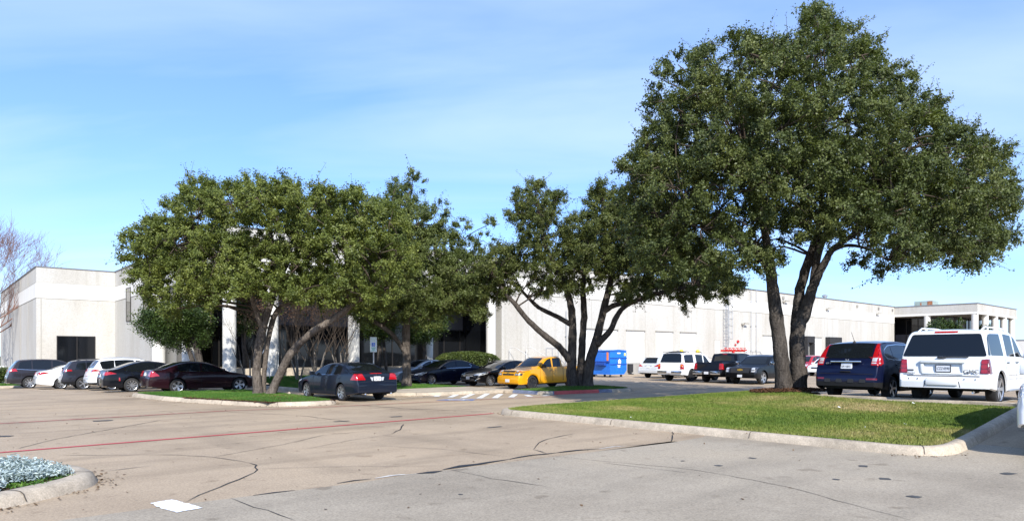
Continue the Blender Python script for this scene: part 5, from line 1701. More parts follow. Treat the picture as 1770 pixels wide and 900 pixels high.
c.boxes('hood_stripe', M_PLAS, []) if False else c.patch('hood_stripe', [('top', c.rp([(.55, -.38), (1.22, -.46), (1.22, .46), (.55, .38)], .05))], mat('matte_hood_panel', (0.22, 0.14, 0.05), .45, coat=.5), off=.003)
for v in 'RL':
    for sw in (.92, 3.75): c.patch('fender_flare', [(v, [(sw + k * rr * math.cos(t_), .35 + rr * math.sin(t_)) for rr, rev in ((.405, 0), (.47, 1)) for t_ in ([math.pi * i / 14 for i in range(15)] if not rev else [math.pi * (14 - i) / 14 for i in range(15)]) for k in (1,)])], P_YELLOW, off=.02, thick=.03)
# ---- second row: silver wagon, white wagon, black pickup, black pickup
c = Car('pale silver wagon with swept red taillights, left end of the row by the dock', 'car', 43.7, 32.0, AU, P_SILVERW, cross_spec(4.8, 1.9, 1.61, spokes=5))
cross_common(c, [(1.65, 2.6, .14, 0), (2.68, 3.6, 0, .05)], ([(4.05, .98), (4.55, .92), (4.50, 1.10), (4.30, 1.02)], [(.50, .90), (.95, .92), (.92, 1.12), (.70, 1.02)]), rw=(1.12, 1.50, .66, .54))
c.plate('rear', 0, .84, w=.30, h=.15, frame=False); c.boxes('hatch_trim', M_CHROME, [(4.66, 4.71, -.35, .35, .92, .95)], .008)
c.boxes('spoiler', P_SILVERW, [(4.05, 4.36, -.58, .58, 1.53, 1.57)], .015)
c = Car('white boxy wagon with black roof rack and chrome bumper, beside the silver wagon', 'car', 39.9, 27.2, AU, P_WHITE2, box_spec(5.0, 2.0, 1.90, spokes=6, rim_mat=M_ALLOYD, r=.39), group='cars parked in the lot')
def box_common(c, panes, rw, tail):
    a = c.L / 5.13; h = c.H / 1.93
    common(c, (1.27 * h, 1.82 * h, .78, .66), rw)
    c.side_glass(panes, lo=.03, hi=.13, r=.05)
    for s in (1.55, 2.55, 3.50): c.seam([(s * a, .4), (s * a, 1.18 * h)])
    c.mirror_(1.62 * a, 1.22 * h, None, 1.25); c.handles((2.42 * a, 3.30 * a), 1.06 * h, M_PLAS)
    for v, sg in (('R', -1), ('L', 1)):
        c.patch('headlight', [(v, c.rp([(.05, .84), (.30, .86), (.30, 1.02), (.08, 1.0)], .02)), ('front', c.rp([(sg * .60, .84), (sg * .95, .84), (sg * .95, 1.02), (sg * .62, 1.0)], .02))], M_CLEAR, off=.008)
    c.patch('grille', [('front', c.rp([(-.55, .76), (.55, .76), (.55, 1.0), (-.55, 1.0)], .03))], M_PLAS, off=.006)
box_common(c, [(1.60, 2.42, .22, 0), (2.54, 3.30, 0, .05), (3.62, 4.62, .0, .02)], (1.24, 1.78, .84, .72), None)
for v, sg in (('R', -1), ('L', 1)):
    c.patch('taillight', [(v, c.rp([(4.78, .80), (4.92, .80), (4.92, 1.14), (4.80, 1.14)], .01)), ('rear', c.rp([(sg * .80, .80), (sg * .99, .80), (sg * .97, 1.14), (sg * .80, 1.14)], .01))], M_TAIL, off=.012, step=.03, thick=.025)
    c.patch('turn_signal', [('rear', c.rp([(sg * .82, .97), (sg * .96, .97), (sg * .95, 1.10), (sg * .82, 1.10)], .01))], M_AMBER, off=.018, thick=.02)
c.boxes('bumper', M_CHROME, [(4.90, 5.06, -.95, .95, .52, .70)], .03)
c.plate('rear', 0, .76, w=.3, h=.15, frame=False) if False else None
mbp = MB(); mbp.box(-2.585, -2.565, -.16, .16, .54, .69); mbp.build('license_plate', M_PLATE, c.root)
c.rails(2.1, 4.4, .66, .09, M_PLAS)
c.boxes('roof_rack_bar', M_PLAS, [(2.8, 2.86, -.66, .66, 1.955, 1.99), (3.9, 3.96, -.66, .66, 1.955, 1.99), (4.55, 4.75, -.72, .72, 1.88, 1.935)], .012)
c.boxes('rear_wiper', M_PLAS, [(4.80, 4.86, -.10, .35, 1.15, 1.175)], .008)
P_BT = paint('black_truck_paint', (0.004, 0.004, 0.005), 0)
c = Car('black pickup with chrome rear bumper seen from behind, between white wagon and dark pickup', 'pickup truck', 39.9, 24.1, AU, P_BT, truck_spec(5.84, 2.03, 1.87, 1.45, 3.85, spokes=5, rim_mat=M_ALLOYD), name='pickup_truck', group='pickup trucks parked in the lot')
common(c, (1.26, 1.74, .78, .64), (1.30, 1.72, .76, .66)); c.side_glass([(1.60, 2.60, .2, 0), (2.68, 3.60, 0, .0)], hi=.11, r=.05)
c.seam([(1.6, .42), (1.6, 1.15)]); c.seam([(2.64, .42), (2.64, 1.18)]); c.seam([(3.9, .45), (3.9, 1.2)], .02); c.mirror_(1.7, 1.24, M_CHROME, 1.3); c.handles((2.5, 3.45), 1.08, M_PLAS)
for v, sg in (('R', -1), ('L', 1)):
    c.patch('taillight', [(v, c.rp([(5.50, .84), (5.69, .84), (5.69, 1.20), (5.53, 1.20)], .02)), ('rear', c.rp([(sg * .80, .84), (sg * 1.02, .84), (sg * 1.02, 1.20), (sg * .80, 1.20)], .02))], M_TAIL, off=.012, step=.03, thick=.025)
    c.patch('headlight', [('front', c.rp([(sg * .6, .8), (sg * .98, .8), (sg * .98, 1.02), (sg * .6, 1.02)], .02))], M_CLEAR, off=.008)
c.boxes('bumper', M_CHROME, [(5.72, 5.90, -.98, -.28, .52, .74)], .03); c.boxes('bumper', M_CHROME, [(5.72, 5.90, .28, .98, .52, .74)], .03)
c.boxes('bumper', M_PLAS, [(5.73, 5.88, -.275, .275, .53, .70)], .03)
mbp = MB(); mbp.box(-2.985, -2.965, -.15, .15, .545, .70); mbp.build('license_plate', M_PLATE, c.root)
c.patch('brake_lamp', [('rear', c.rp([(-.16, 1.765), (.16, 1.765), (.16, 1.80), (-.16, 1.80)], .01))], M_TAIL, off=.008)
[c.patch('tailgate_gap', [('rear', [(y - .006, .80), (y + .006, .80), (y + .006, 1.24), (y - .006, 1.24)])], M_GAP, off=.003, thick=.006) for y in (-.775, .775)]
c = Car('dark pickup facing the camera with gold emblem, left of the big trunk', 'pickup truck', 39.3, 21.55, AU + 180, P_BT, truck_spec(5.6, 2.02, 1.76, 1.45, 3.3, spokes=5, spoke_w=(.08, .13)), name='pickup_truck', group='pickup trucks parked in the lot')
common(c, (1.20, 1.64, .78, .64), (1.24, 1.6, .74, .64)); c.side_glass([(1.62, 2.6, .2, 0)], hi=.11, r=.05)
c.seam([(1.6, .42), (1.6, 1.1)]); c.seam([(2.75, .42), (2.75, 1.12)]); c.mirror_(1.72, 1.17, M_CHROME, 1.3); c.handles((2.6,), 1.0, M_PLAS)
for v, sg in (('R', -1), ('L', 1)):
    hl = c.patch('headlight', [(v, c.rp([(.03, .70), (.16, .70), (.17, 1.0), (.05, 1.0)], .02)), ('front', c.rp([(sg * .68, .70), (sg * .98, .70), (sg * .98, 1.0), (sg * .68, 1.0)], .03))], M_LAMPD, off=.008)
    c.patch('reflector', [('front', c.rp([(sg * .74, z - .05), (sg * .92, z - .05), (sg * .92, z + .05), (sg * .74, z + .05)], .04)) for z in (.78, .92)], M_CLEAR, off=.018, parent=hl)
c.patch('grille', [('front', c.rp([(-.60, .68), (.60, .68), (.62, .98), (-.62, .98)], .03))], M_PLAS, off=.006)
bowtie(c, 0, .86, .36, M_GOLD); c.plate('front', 0, .50, w=.30, h=.15, frame=False)
# ---- far pair by the dock
c = Car('small bright red wagon far away between big trunk and navy wagon', 'car', 61.0, 29.3, AU + 180, P_REDC, cross_spec(4.4, 1.8, 1.72, spokes=5))
cross_common(c, [(1.5, 2.36, .14, 0), (2.44, 3.25, 0, .05), (3.32, 3.8, .0, .10)], ([(3.95, 1.0), (4.38, .98), (4.30, 1.3), (4.1, 1.3)], [(.6, .98), (.9, .98), (.85, 1.3), (.65, 1.3)]))
c = Car('white hatchback nose showing beyond the navy wagon', 'car', 57.9, 26.0, AU + 180, P_WHITE, cross_spec(4.3, 1.78, 1.55, spokes=5))
cross_common(c, [(1.5, 2.36, .14, 0), (2.44, 3.25, 0, .05)], ([(3.95, .9), (4.28, .88), (4.22, 1.1), (4.0, 1.1)], [(.6, .88), (.9, .88), (.85, 1.1), (.65, 1.1)]))
# ---- navy crossover behind the lawn
c = Car('navy crossover with tall red and white taillights, behind the lawn beside the tallest tree', 'car', 21.75, 8.2, AU - 2, P_NAVYC, cross_spec(4.56, 1.82, 1.68, spokes=5, r=.345, tumble=.30, kr=.16, rcr=.4))
cross_common(c, [(1.55, 2.46, .16, 0), (2.54, 3.40, 0, .03), (3.46, 3.98, .0, -.08)], ([(4.20, 1.02), (4.46, .98), (4.27, 1.40), (4.13, 1.57), (4.07, 1.57), (4.16, 1.36)], [(.66, .98), (.92, .98), (.87, 1.18), (.76, 1.57), (.66, 1.57), (.66, 1.2)]), rw=(1.17, 1.57, .64, .60))
for sg in (-1, 1):
    c.patch('reverse_lamp', [('rear', c.rp([(sg * .67, 1.08), (sg * .84, 1.08), (sg * .82, 1.18), (sg * .67, 1.18)], .01)), ('rear', c.rp([(sg * .67, 1.02), (sg * .86, 1.02), (sg * .85, 1.055), (sg * .67, 1.055)], .01))], M_CLEAR, off=.016, thick=.02)
    c.patch('reflector', [('rear', c.rp([(sg * .58, .585), (sg * .84, .585), (sg * .84, .63), (sg * .58, .63)], .01))], M_TAILD, off=.008)
c.boxes('hatch_trim', M_CHROME, [(4.455, 4.51, -.42, .42, 1.055, 1.105)], .012)
h_emblem(c, 'rear', 0, 1.105, .10)
c.plate('rear', -.02, .955, 'DKY·0843', w=.30, h=.15, frame=False)
c.badge('rear', .50, 1.03, 'CR-V', .065, M_GALV)
c.boxes('plate_recess', M_GAP, [(4.50, 4.535, -.14, .14, .785, .82)], .01)
for v in 'RL':
    pts = [(1.75, 1.14), (2.6, 1.12), (3.5, 1.13), (3.86, 1.17), (3.98, 1.26), (3.90, 1.40), (3.60, 1.52), (3.0, 1.56), (2.3, 1.55)]
    c.seam(pts, .018, v, M_CHROME, 'window_trim', .008)
for i, y in enumerate((-.48, -.16, .16, .48)):
    c.patch('bumper_scuff', [('rear', c.rp([(y - .09, .50), (y + .09, .50), (y + .07, .60), (y - .07, .60)], .03))], M_PLAS, off=.014)
mb = MB(); hz = c.bvh.ray_cast(Vector((c.X(3.95), 0, 6)), Vector((0, 0, -1)))[0].z
mb.lathe([(.05, hz - .01), (.03, hz + .03), (.012, hz + .05)], 10, 'z', (c.X(3.95), 0, 0)); mb.tube([(c.X(3.95), 0, hz + .03), (c.X(4.15), 0, hz + .30)], [.008, .004], 6); mb.build('antenna', M_PLAS, c.root)
# ---- white full-size wagon behind the lawn at right
sp = box_spec(5.13, 2.01, 1.93, spokes=6, spoke_w=(.06, .10), r=.405, steer=0)
c = Car('large white full size wagon with dark rear glass, right of the navy crossover', 'car', 21.9, 5.87, AU + 0.5, P_WHITE2, sp)
box_common(c, [(1.62, 2.45, .24, 0), (2.58, 3.32, .04, .0), (3.62, 4.72, .06, .0)], (1.225, 1.785, .93, .76), None)
for v, sg in (('R', -1), ('L', 1)):
    tl = c.patch('taillight', [(v, c.rp([(4.83, .80), (5.03, .80), (5.03, 1.16), (4.90, 1.16)], .015)), ('rear', c.rp([(sg * .80, .80), (sg * .995, .80), (sg * .985, 1.15), (sg * .83, 1.15)], .015))], M_TAILD, off=.012, step=.03, thick=.025)
    for z in (.865, .975, 1.085):
        c.patch('reflector', [('rear', roundpoly([(sg * .82, z - .05), (sg * .95, z - .05), (sg * .945, z + .05), (sg * .825, z + .05)], .045, 4))], M_TAIL, off=.02, parent=tl)
    c.patch('pillar_cover', [(v, c.rp([(4.78, 1.25), (4.94, 1.25), (4.81, 1.66), (4.75, 1.72)], .02))], M_CGLASS, off=.007, step=.03)
c.patch('brake_lamp', [('rear', c.rp([(-.26, 1.815), (.26, 1.815), (.26, 1.855), (-.26, 1.855)], .012))], M_TAIL, off=.012)
c.boxes('plate_surround', P_WHITE2, [(5.03, 5.10, -.50, .50, 1.055, 1.14), (5.03, 5.085, -.46, .46, .775, .815), (5.03, 5.075, -.50, -.42, .80, 1.06), (5.03, 5.075, .42, .50, .80, 1.06)], .02)
c.plate('rear', -.02, .925, 'CZZ·0590', w=.32, h=.165)
c.badge('rear', -.62, .845, 'GMC', .13, M_PLATEF, 1.15); c.badge('rear', .74, .80, 'YUKON', .055, M_PLATEF, 1.2)
c.patch('badge', [('rear', c.rp([(.66, .855), (.82, .855), (.82, .895), (.66, .895)], .012))], M_PLATEF, off=.01)
c.boxes('rear_wiper', M_PLAS, [(5.0, 5.04, -.55, .0, 1.20, 1.222), (5.0, 5.06, -.06, .12, 1.175, 1.22)], .008)
c.patch('tailgate_gap', [('rear', [(-.80, .725), (.80, .725), (.80, .745), (-.80, .745)])], mat('bumper_step', (.10, .10, .105), .6), off=.012)
c.boxes('tow_cover', P_WHITE2, [(5.05, 5.17, -.36, .36, .50, .665)], .03)
for s_ in (-.40, .40): c.patch('bumper_gap', [('rear', [(s_ - .008, .46), (s_ + .008, .46), (s_ + .05 * (1 if s_ < 0 else -1) + .008, .68), (s_ + .05 * (1 if s_ < 0 else -1) - .008, .68)])], M_GAP, off=.003, thick=.006)
c.patch('bumper_sensor', [('rear', roundpoly([(y - .02, .64), (y + .02, .64), (y + .02, .68), (y - .02, .68)], .018, 4)) for y in (-.72, -.48, .55, .75)], M_GALV, off=.008)
c.rails(2.2, 4.6, .70, .07, P_WHITE2); c.exhaust((-.62,), .34, 4.9)
c.seam([(1.9, .74), (3.35, .74)], .014, 'RL', M_CHROME, 'side_trim'); c.seam([(1.9, .64), (3.35, .64)], .012, 'RL', M_GALV, 'side_trim')
c.boxes('running_board', M_GALV, [(1.6, 3.4, -1.04, -.86, .32, .38), (1.6, 3.4, .86, 1.04, .32, .38)], .02)
# ---- white wagon mostly outside the right edge; its shadow reaches the lawn
c = Car('white wagon whose corner just enters at the right edge beside the lawn kerb', 'car', 15.85, 2.02, AU + 180, P_WHITE2, box_spec(5.0, 2.0, 1.90, spokes=6, r=.39))
box_common(c, [(1.60, 2.42, .22, 0), (2.54, 3.30, 0, .05), (3.62, 4.62, .0, .02)], (1.24, 1.78, .84, .72), None)
for v, sg in (('R', -1), ('L', 1)):
    c.patch('taillight', [(v, c.rp([(4.78, .80), (4.92, .80), (4.92, 1.14), (4.80, 1.14)], .01)), ('rear', c.rp([(sg * .80, .80), (sg * .99, .80), (sg * .97, 1.14), (sg * .80, 1.14)], .01))], M_TAIL, off=.012, step=.03, thick=.025)
# ------------------------------------------------------------------ trees
def wob(pts, rad, amp, n=5):
    """resample a limb with small bends; pts are vectors"""
    out = []; rr = []
    m = len(pts)
    for i in range(m - 1):
        p0 = pts[max(0, i - 1)]; p1 = pts[i]; p2 = pts[i + 1]; p3 = pts[min(m - 1, i + 2)]
        for k in range(n):
            t = k / n
            q = 0.5 * ((2 * p1) + (p2 - p0) * t + (2 * p0 - 5 * p1 + 4 * p2 - p3) * t * t + (3 * p1 - p0 - 3 * p2 + p3) * t ** 3)
            r = rad[i] + (rad[i + 1] - rad[i]) * t
            if i + k > 0: q = q + Vector((random.gauss(0, 1), random.gauss(0, 1), random.gauss(0, .5))) * amp * r
            out.append(q); rr.append(r * random.uniform(.95, 1.06))
    out.append(pts[-1]); rr.append(rad[-1])
    return out, rr
def oak(name, base_uvz, Z0, limbs, lobes, leafm, label, leaf, dens, depth, barkm=M_BARK, flat=.82, twig_len=.75, group='live oaks in the parking lot islands', tk=.8):
    """limbs: lists of (px, py, depth offset, radius px); lobes: (px, py, r px[, density]); Z0 metres from the camera"""
    ppm = FPX / Z0
    u, v, z = base_uvz
    root = empty(name, P(u, v, z), 0, label, 'tree', group)
    base = root.location.copy()
    tr = MB(); nodes = []
    for L_ in limbs:
        pts = [ray(a, b, Z0 + d) for a, b, d, r in L_]
        rad = [r * tk / ppm for a, b, d, r in L_]
        p, r = wob(pts, rad, .05)
        # root flare where the limb starts at the ground
        if L_[0][1] > 660:
            p[0].z -= .25
            for i in range(min(6, len(r))):
                r[i] *= 1 + .30 * math.exp(-i * .75)
        nv = 12 if rad[0] > .12 else 8
        tr.tube(p, r, nv, jit=.05)
        nodes += [(q, w) for q, w in zip(p, r)][4:]
    xs = [l[0] for l in lobes]; cxp = (min(xs) + max(xs)) / 2; ax = (max(xs) - min(xs)) / 2 + 30
    C = []; T0 = []; T1 = []; DB = []
    br = MB()
    allL = []
    for l in lobes:
        px, py, r = l[:3]; dn = l[3] if len(l) > 3 else 1.0
        e = math.sqrt(max(.12, 1 - ((px - cxp) / ax) ** 2)) * depth
        if dn < 1: allL.append((px, py, r, random.uniform(-.3, .3) * e, dn)); continue
        for k in (-1, 0, 1):
            d = k * e * random.uniform(.5, .75) + random.uniform(-.2, .2) * e
            q = 1.0 if k == 0 else .92
            allL.append((px + random.gauss(0, 6) * abs(k), py + random.gauss(0, 5) * abs(k), r * q, d, dn))
    for px, py, r, d, dn in allL:
        c0 = ray(px, py, Z0 + d); rm = r / ppm
        # branch from the nearest limb
        q, w = min(nodes, key=lambda n_: (n_[0] - c0).length + .6 * max(0, n_[0].z - c0.z))
        mid = q.lerp(c0, .5) + Vector((random.gauss(0, .3), random.gauss(0, .3), random.uniform(.0, .6)))
        w0 = min(w * .7, .045)
        if (c0 - q).length < 6:
            p_, r_ = wob([q, mid, c0], [w0, w0 * .6, .015], .5, 4)
            br.tube(p_, r_, 5)
        ns = int(dens * dn * rm * rm * 15) + 5
        dirs = rng.normal(0, 1, (ns, 3)); dirs[:, 2] += .18
        dirs /= np.linalg.norm(dirs, axis=1)[:, None]
        rad = rm * (.50 + .42 * rng.uniform(0, 1, ns) ** .8)
        sub = np.array(c0) + dirs * rad[:, None] * np.array([1, 1, flat])
        for sp_, dr, rd in zip(sub, dirs, rad):
            if rng.uniform() < .10:
                br.tube([c0, c0.lerp(Vector(sp_), .6) + Vector((0, 0, random.gauss(0, .1))), Vector(sp_)], [.02, .012, .005], 4)
            m = 9
            tdir = dr * (.55 + .6 * rd / rm) + rng.normal(0, .55, (m, 3)) + np.array([0, 0, .12])
            tdir /= np.linalg.norm(tdir, axis=1)[:, None]
            ln = twig_len * rng.uniform(.25, .70, m) * (.5 + .4 * rd / rm)
            lg = rng.uniform(0, 1, m) < .055 * (rd / rm > .7)
            ln = np.where(lg, ln * rng.uniform(1.8, 2.7, m), ln)
            for q_ in np.nonzero(lg)[0]:
                br.tube([sp_, sp_ + tdir[q_] * ln[q_]], [.009, .003], 3, cap=False)
            DB.append(np.repeat((dr * .7 + tdir.mean(0) * .3)[None], m, 0)); T0.append(np.repeat(sp_[None], m, 0)); T1.append(sp_ + tdir * ln[:, None])
    T0 = np.concatenate(T0); T1 = np.concatenate(T1)
    per = leaf[1]
    t = rng.uniform(.05, 1.0, (len(T0), per))
    pos = T0[:, None] + (T1 - T0)[:, None] * t[:, :, None] + rng.normal(0, leaf[2], (len(T0), per, 3))
    bias = np.repeat(np.concatenate(DB), per, 0)
    V, F = leaf_quads(pos.reshape(-1, 3), leaf[0], .58, up=.35, bias=bias, bk=.9)
    V = V - np.array(base)
    np_mesh('crown', V, F, leafm, root)
    tr.v = [tuple(Vector(q) - base) for q in tr.v]; br.v = [tuple(Vector(q) - base) for q in br.v]
    to = tr.build('trunk', barkm, root, smooth=True, ang=180)
    bo = br.build('branches', M_TWIGD, to, smooth=True, ang=180, loc=(0, 0, 0))
    print(name, 'leaves', len(F))
    return root

# T1 broad three-stem tree at left
oak('oak_tree', (10.2, 26.6, AZ(10.2, 26.6)), 27.0,
    [[(447, 684, 0, 14), (444, 650, 0, 13), (447, 600, 0, 12), (456, 560, 0, 12), (468, 520, .2, 11), (476, 480, .3, 9), (470, 430, .3, 7), (465, 370, .3, 4)],
     [(466, 684, -.2, 13), (482, 650, -.3, 12), (503, 610, -.5, 11.5), (537, 576, -.7, 10.5), (575, 552, -.9, 9.5), (610, 525, -1, 8), (640, 500, -1.1, 6), (668, 470, -1, 4)],
     [(455, 684, .3, 8), (457, 640, .3, 7.5), (463, 590, .4, 8), (477, 540, .6, 8.5), (505, 520, .8, 8), (550, 503, 1, 6), (600, 480, 1.2, 4)],
     [(455, 572, 0, 9), (440, 530, -.5, 7), (425, 490, -1, 5), (390, 450, -1.2, 4), (340, 420, -1.2, 3)],
     [(468, 520, .2, 7), (490, 470, .8, 6), (520, 420, 1.2, 4), (560, 380, 1.3, 3)]],
    [(300, 425, 62), (262, 445, 42), (345, 375, 62), (400, 350, 52), (380, 450, 68), (450, 345, 46), (480, 390, 74), (535, 375, 62), (520, 455, 62), (590, 425, 66), (625, 375, 50), (650, 440, 56), (440, 460, 52), (300, 485, 40), (255, 480, 28), (345, 330, 30), (495, 330, 26), (560, 345, 26),
     (235, 415, 18), (610, 345, 26), (580, 480, 34), (672, 385, 40), (340, 480, 36), (690, 450, 40), (265, 395, 26), (320, 515, 18), (410, 500, 26), (560, 505, 24), (270, 512, 20), (605, 505, 34), (645, 520, 32), (665, 495, 38), (515, 500, 26), (360, 508, 24), (400, 475, 36), (300, 535, 12), (470, 500, 20)],
    M_LEAF1, 'broad olive green oak with one trunk slanting right, on the left island', (.078, 17, .042), 1.65, 3.6, tk=.57)
# T2 slim tree behind the parking sign
oak('oak_tree', (19.0, 30.0, BZ(19, 30)), 34.5,
    [[(703, 669, 0, 12), (703, 640, 0, 10), (702, 600, 0, 9.5), (702, 560, 0, 9.5), (702, 520, 0, 8), (705, 470, 0, 6), (700, 400, 0, 4)],
     [(698, 606, 0, 6), (680, 580, -.3, 5.5), (655, 560, -.6, 5), (625, 545, -.9, 4.5), (606, 543, -1, 3), (585, 530, -1, 2)],
     [(703, 545, 0, 6), (725, 520, .3, 5), (745, 512, .5, 4), (780, 480, .5, 3)]],
    [(690, 350, 36), (725, 390, 48), (690, 435, 62), (755, 435, 52), (795, 465, 44), (725, 490, 54), (660, 490, 46), (780, 505, 36), (690, 535, 30), (640, 540, 26), (745, 530, 28), (815, 490, 28),
     (715, 320, 18, .55), (690, 318, 14, .5), (715, 300, 8, .5), (800, 400, 26, .5), (835, 415, 24, .45), (775, 395, 24, .5), (820, 440, 30, .8), (845, 460, 22, .7), (760, 360, 16, .6), (610, 520, 24), (835, 510, 18), (850, 385, 10, .4), (815, 525, 18), (650, 510, 38), (695, 495, 46), (770, 532, 28), (800, 515, 28), (828, 540, 16), (625, 475, 36), (850, 475, 28), (730, 550, 22), (665, 550, 22)],
    M_LEAF2, 'slim single trunk oak with wispy top, behind the parking sign', (.078, 17, .045), 1.5, 2.8, M_BARK, tk=.72)
# T3 dark multi-stem tree beside the yellow pickup
oak('oak_tree', (24.3, 22.9, CZ(24.3, 22.9)), 33.3,
    [[(990, 671, 0, 13.5), (988, 640, 0, 12), (989, 600, 0, 10.5), (990, 560, 0, 9), (985, 520, 0, 8), (970, 480, 0, 6.5), (945, 430, 0, 5), (932, 380, 0, 3)],
     [(985, 622, -.1, 9), (965, 598, -.3, 8), (935, 574, -.6, 7), (910, 550, -.8, 6), (890, 525, -1, 5.5), (876, 510, -1, 4.5), (855, 480, -1, 3)],
     [(986, 560, 0, 6), (965, 548, .4, 5.5), (940, 536, .6, 5), (925, 526, .8, 4.5), (900, 500, .9, 3)],
     [(1003, 671, .2, 12), (1005, 620, .3, 9), (1007, 580, .3, 8), (1010, 540, .3, 7.5), (1008, 490, .3, 6.5), (1020, 430, .3, 5), (1040, 380, .3, 3)],
     [(1015, 671, 0, 13), (1019, 630, 0, 11.5), (1030, 590, 0, 10), (1041, 545, 0, 8.5), (1052, 500, 0, 8), (1064, 450, 0, 5)],
     [(1032, 595, -.1, 8), (1055, 570, -.4, 7), (1069, 542, -.5, 6), (1085, 526, -.6, 5.5), (1120, 512, -.9, 5), (1160, 502, -1.2, 4), (1200, 492, -1.4, 3)],
     [(1042, 540, 0, 6.5), (1060, 528, -.3, 6), (1085, 522, -.6, 5.5)]],
    [(930, 362, 36), (905, 342, 18), (950, 420, 52), (995, 400, 42), (905, 440, 40), (868, 455, 38), (885, 485, 34), (1030, 430, 54), (1075, 415, 52), (1045, 355, 40), (1090, 465, 52), (1010, 470, 44), (950, 475, 36), (1150, 455, 54), (1200, 475, 44), (1248, 495, 24), (1140, 410, 52), (842, 480, 26), (1095, 350, 36),
     (920, 325, 14), (960, 345, 18), (895, 365, 16), (1265, 500, 14), (860, 510, 16), (1110, 500, 30), (1180, 510, 26), (1080, 510, 20), (1040, 330, 18), (980, 500, 18), (940, 500, 16), (905, 385, 16), (1060, 390, 46), (1110, 380, 42), (1180, 430, 48), (1230, 465, 34), (1060, 450, 40), (1140, 490, 34), (1215, 505, 22), (985, 440, 36), (1275, 490, 12)],
    M_LEAF3, 'spreading dark oak with many stems, between yellow pickup and blue dumpster', (.078, 16, .045), 1.3, 3.2, M_BARKD, tk=.74)
# T4 the tallest tree at right
oak('oak_tree', (T4U, T4V, LZ(T4U, T4V)), 21.4,
    [[(1356, 672, 0, 18), (1352, 640, 0, 15.5), (1348, 600, 0, 15), (1342, 550, 0, 14.5), (1336, 500, 0, 12.5), (1330, 450, 0, 10.5), (1322, 400, 0, 8), (1308, 340, 0, 6), (1290, 280, 0, 4)],
     [(1380, 672, .2, 18), (1380, 640, .2, 16.5), (1377, 600, .2, 16), (1380, 560, .2, 15.5), (1390, 540, .15, 14)],
     [(1376, 575, .3, 11), (1378, 530, .4, 10.5), (1388, 480, .5, 10), (1405, 430, .5, 9), (1418, 380, .5, 7), (1420, 300, .5, 5), (1415, 200, .4, 3)],
     [(1388, 550, .15, 13), (1402, 505, 0, 11), (1412, 480, 0, 9), (1425, 455, -.2, 7.5), (1438, 432, -.3, 6.5), (1465, 412, -.5, 5.5), (1500, 385, -.6, 4)],
     [(1405, 500, .1, 9), (1412, 450, .2, 8), (1425, 410, .3, 7), (1460, 360, .3, 6), (1520, 300, .3, 4)],
     [(1436, 434, -.3, 4.5), (1465, 424, -.6, 3.5), (1500, 430, -.9, 2.5), (1535, 450, -1.1, 2)],
     [(1334, 480, 0, 6), (1300, 430, -.4, 5), (1240, 400, -.8, 4), (1180, 370, -1, 3)]],
    [(1412, 95, 42), (1480, 115, 46), (1345, 140, 56), (1240, 165, 48), (1180, 195, 36), (1262, 235, 76), (1350, 225, 84), (1450, 205, 84), (1535, 190, 56), (1585, 240, 58), (1640, 285, 56), (1690, 325, 50), (1710, 375, 42), (1680, 400, 48), (1600, 340, 76), (1500, 310, 84), (1380, 325, 92), (1255, 325, 76), (1170, 320, 50), (1140, 375, 48), (1205, 395, 50), (1300, 395, 54), (1410, 385, 52), (1530, 395, 50), (1620, 395, 52),
     (1690, 440, 24), (1590, 440, 24), (1535, 468, 18, .8), (1480, 450, 14, .8), (1200, 255, 50), (1412, 45, 24), (1475, 60, 20, .8), (1300, 95, 30), (1215, 110, 24, .7), (1350, 90, 26), (1555, 130, 24, .8), (1325, 450, 26), (1280, 440, 24), (1145, 290, 28), (1735, 340, 22), (1740, 300, 16, .6), (1600, 200, 26), (1650, 245, 24), (1410, 22, 9), (1150, 175, 18, .6), (1130, 210, 14, .5), (1745, 410, 14, .8), (1100, 345, 28), (1120, 410, 30), (1500, 85, 22), (1720, 420, 22), (1560, 455, 16, .8), (1440, 60, 20), (1265, 70, 14, .5), (1112, 430, 32), (1150, 440, 42), (1205, 450, 38), (1105, 290, 30), (1120, 250, 22), (1100, 385, 30), (1245, 465, 24), (1650, 440, 26), (1575, 425, 30), (1700, 275, 18), (1330, 300, 60), (1480, 370, 60), (1650, 350, 50), (1420, 290, 60), (1540, 330, 60), (1172, 112, 26, .9), (1140, 135, 18, .7), (1205, 160, 40), (1152, 235, 36), (1222, 105, 28), (1290, 82, 24), (1600, 185, 18, .8), (1662, 235, 22, .8), (1738, 262, 14, .6), (1705, 255, 18), (1130, 170, 20, .7), (1120, 300, 24), (1520, 140, 30)],
    M_LEAF4, 'tallest oak with two heavy leaning trunks, on the sunlit lawn at right', (.070, 18, .038), 1.75, 4.4, M_BARKD)

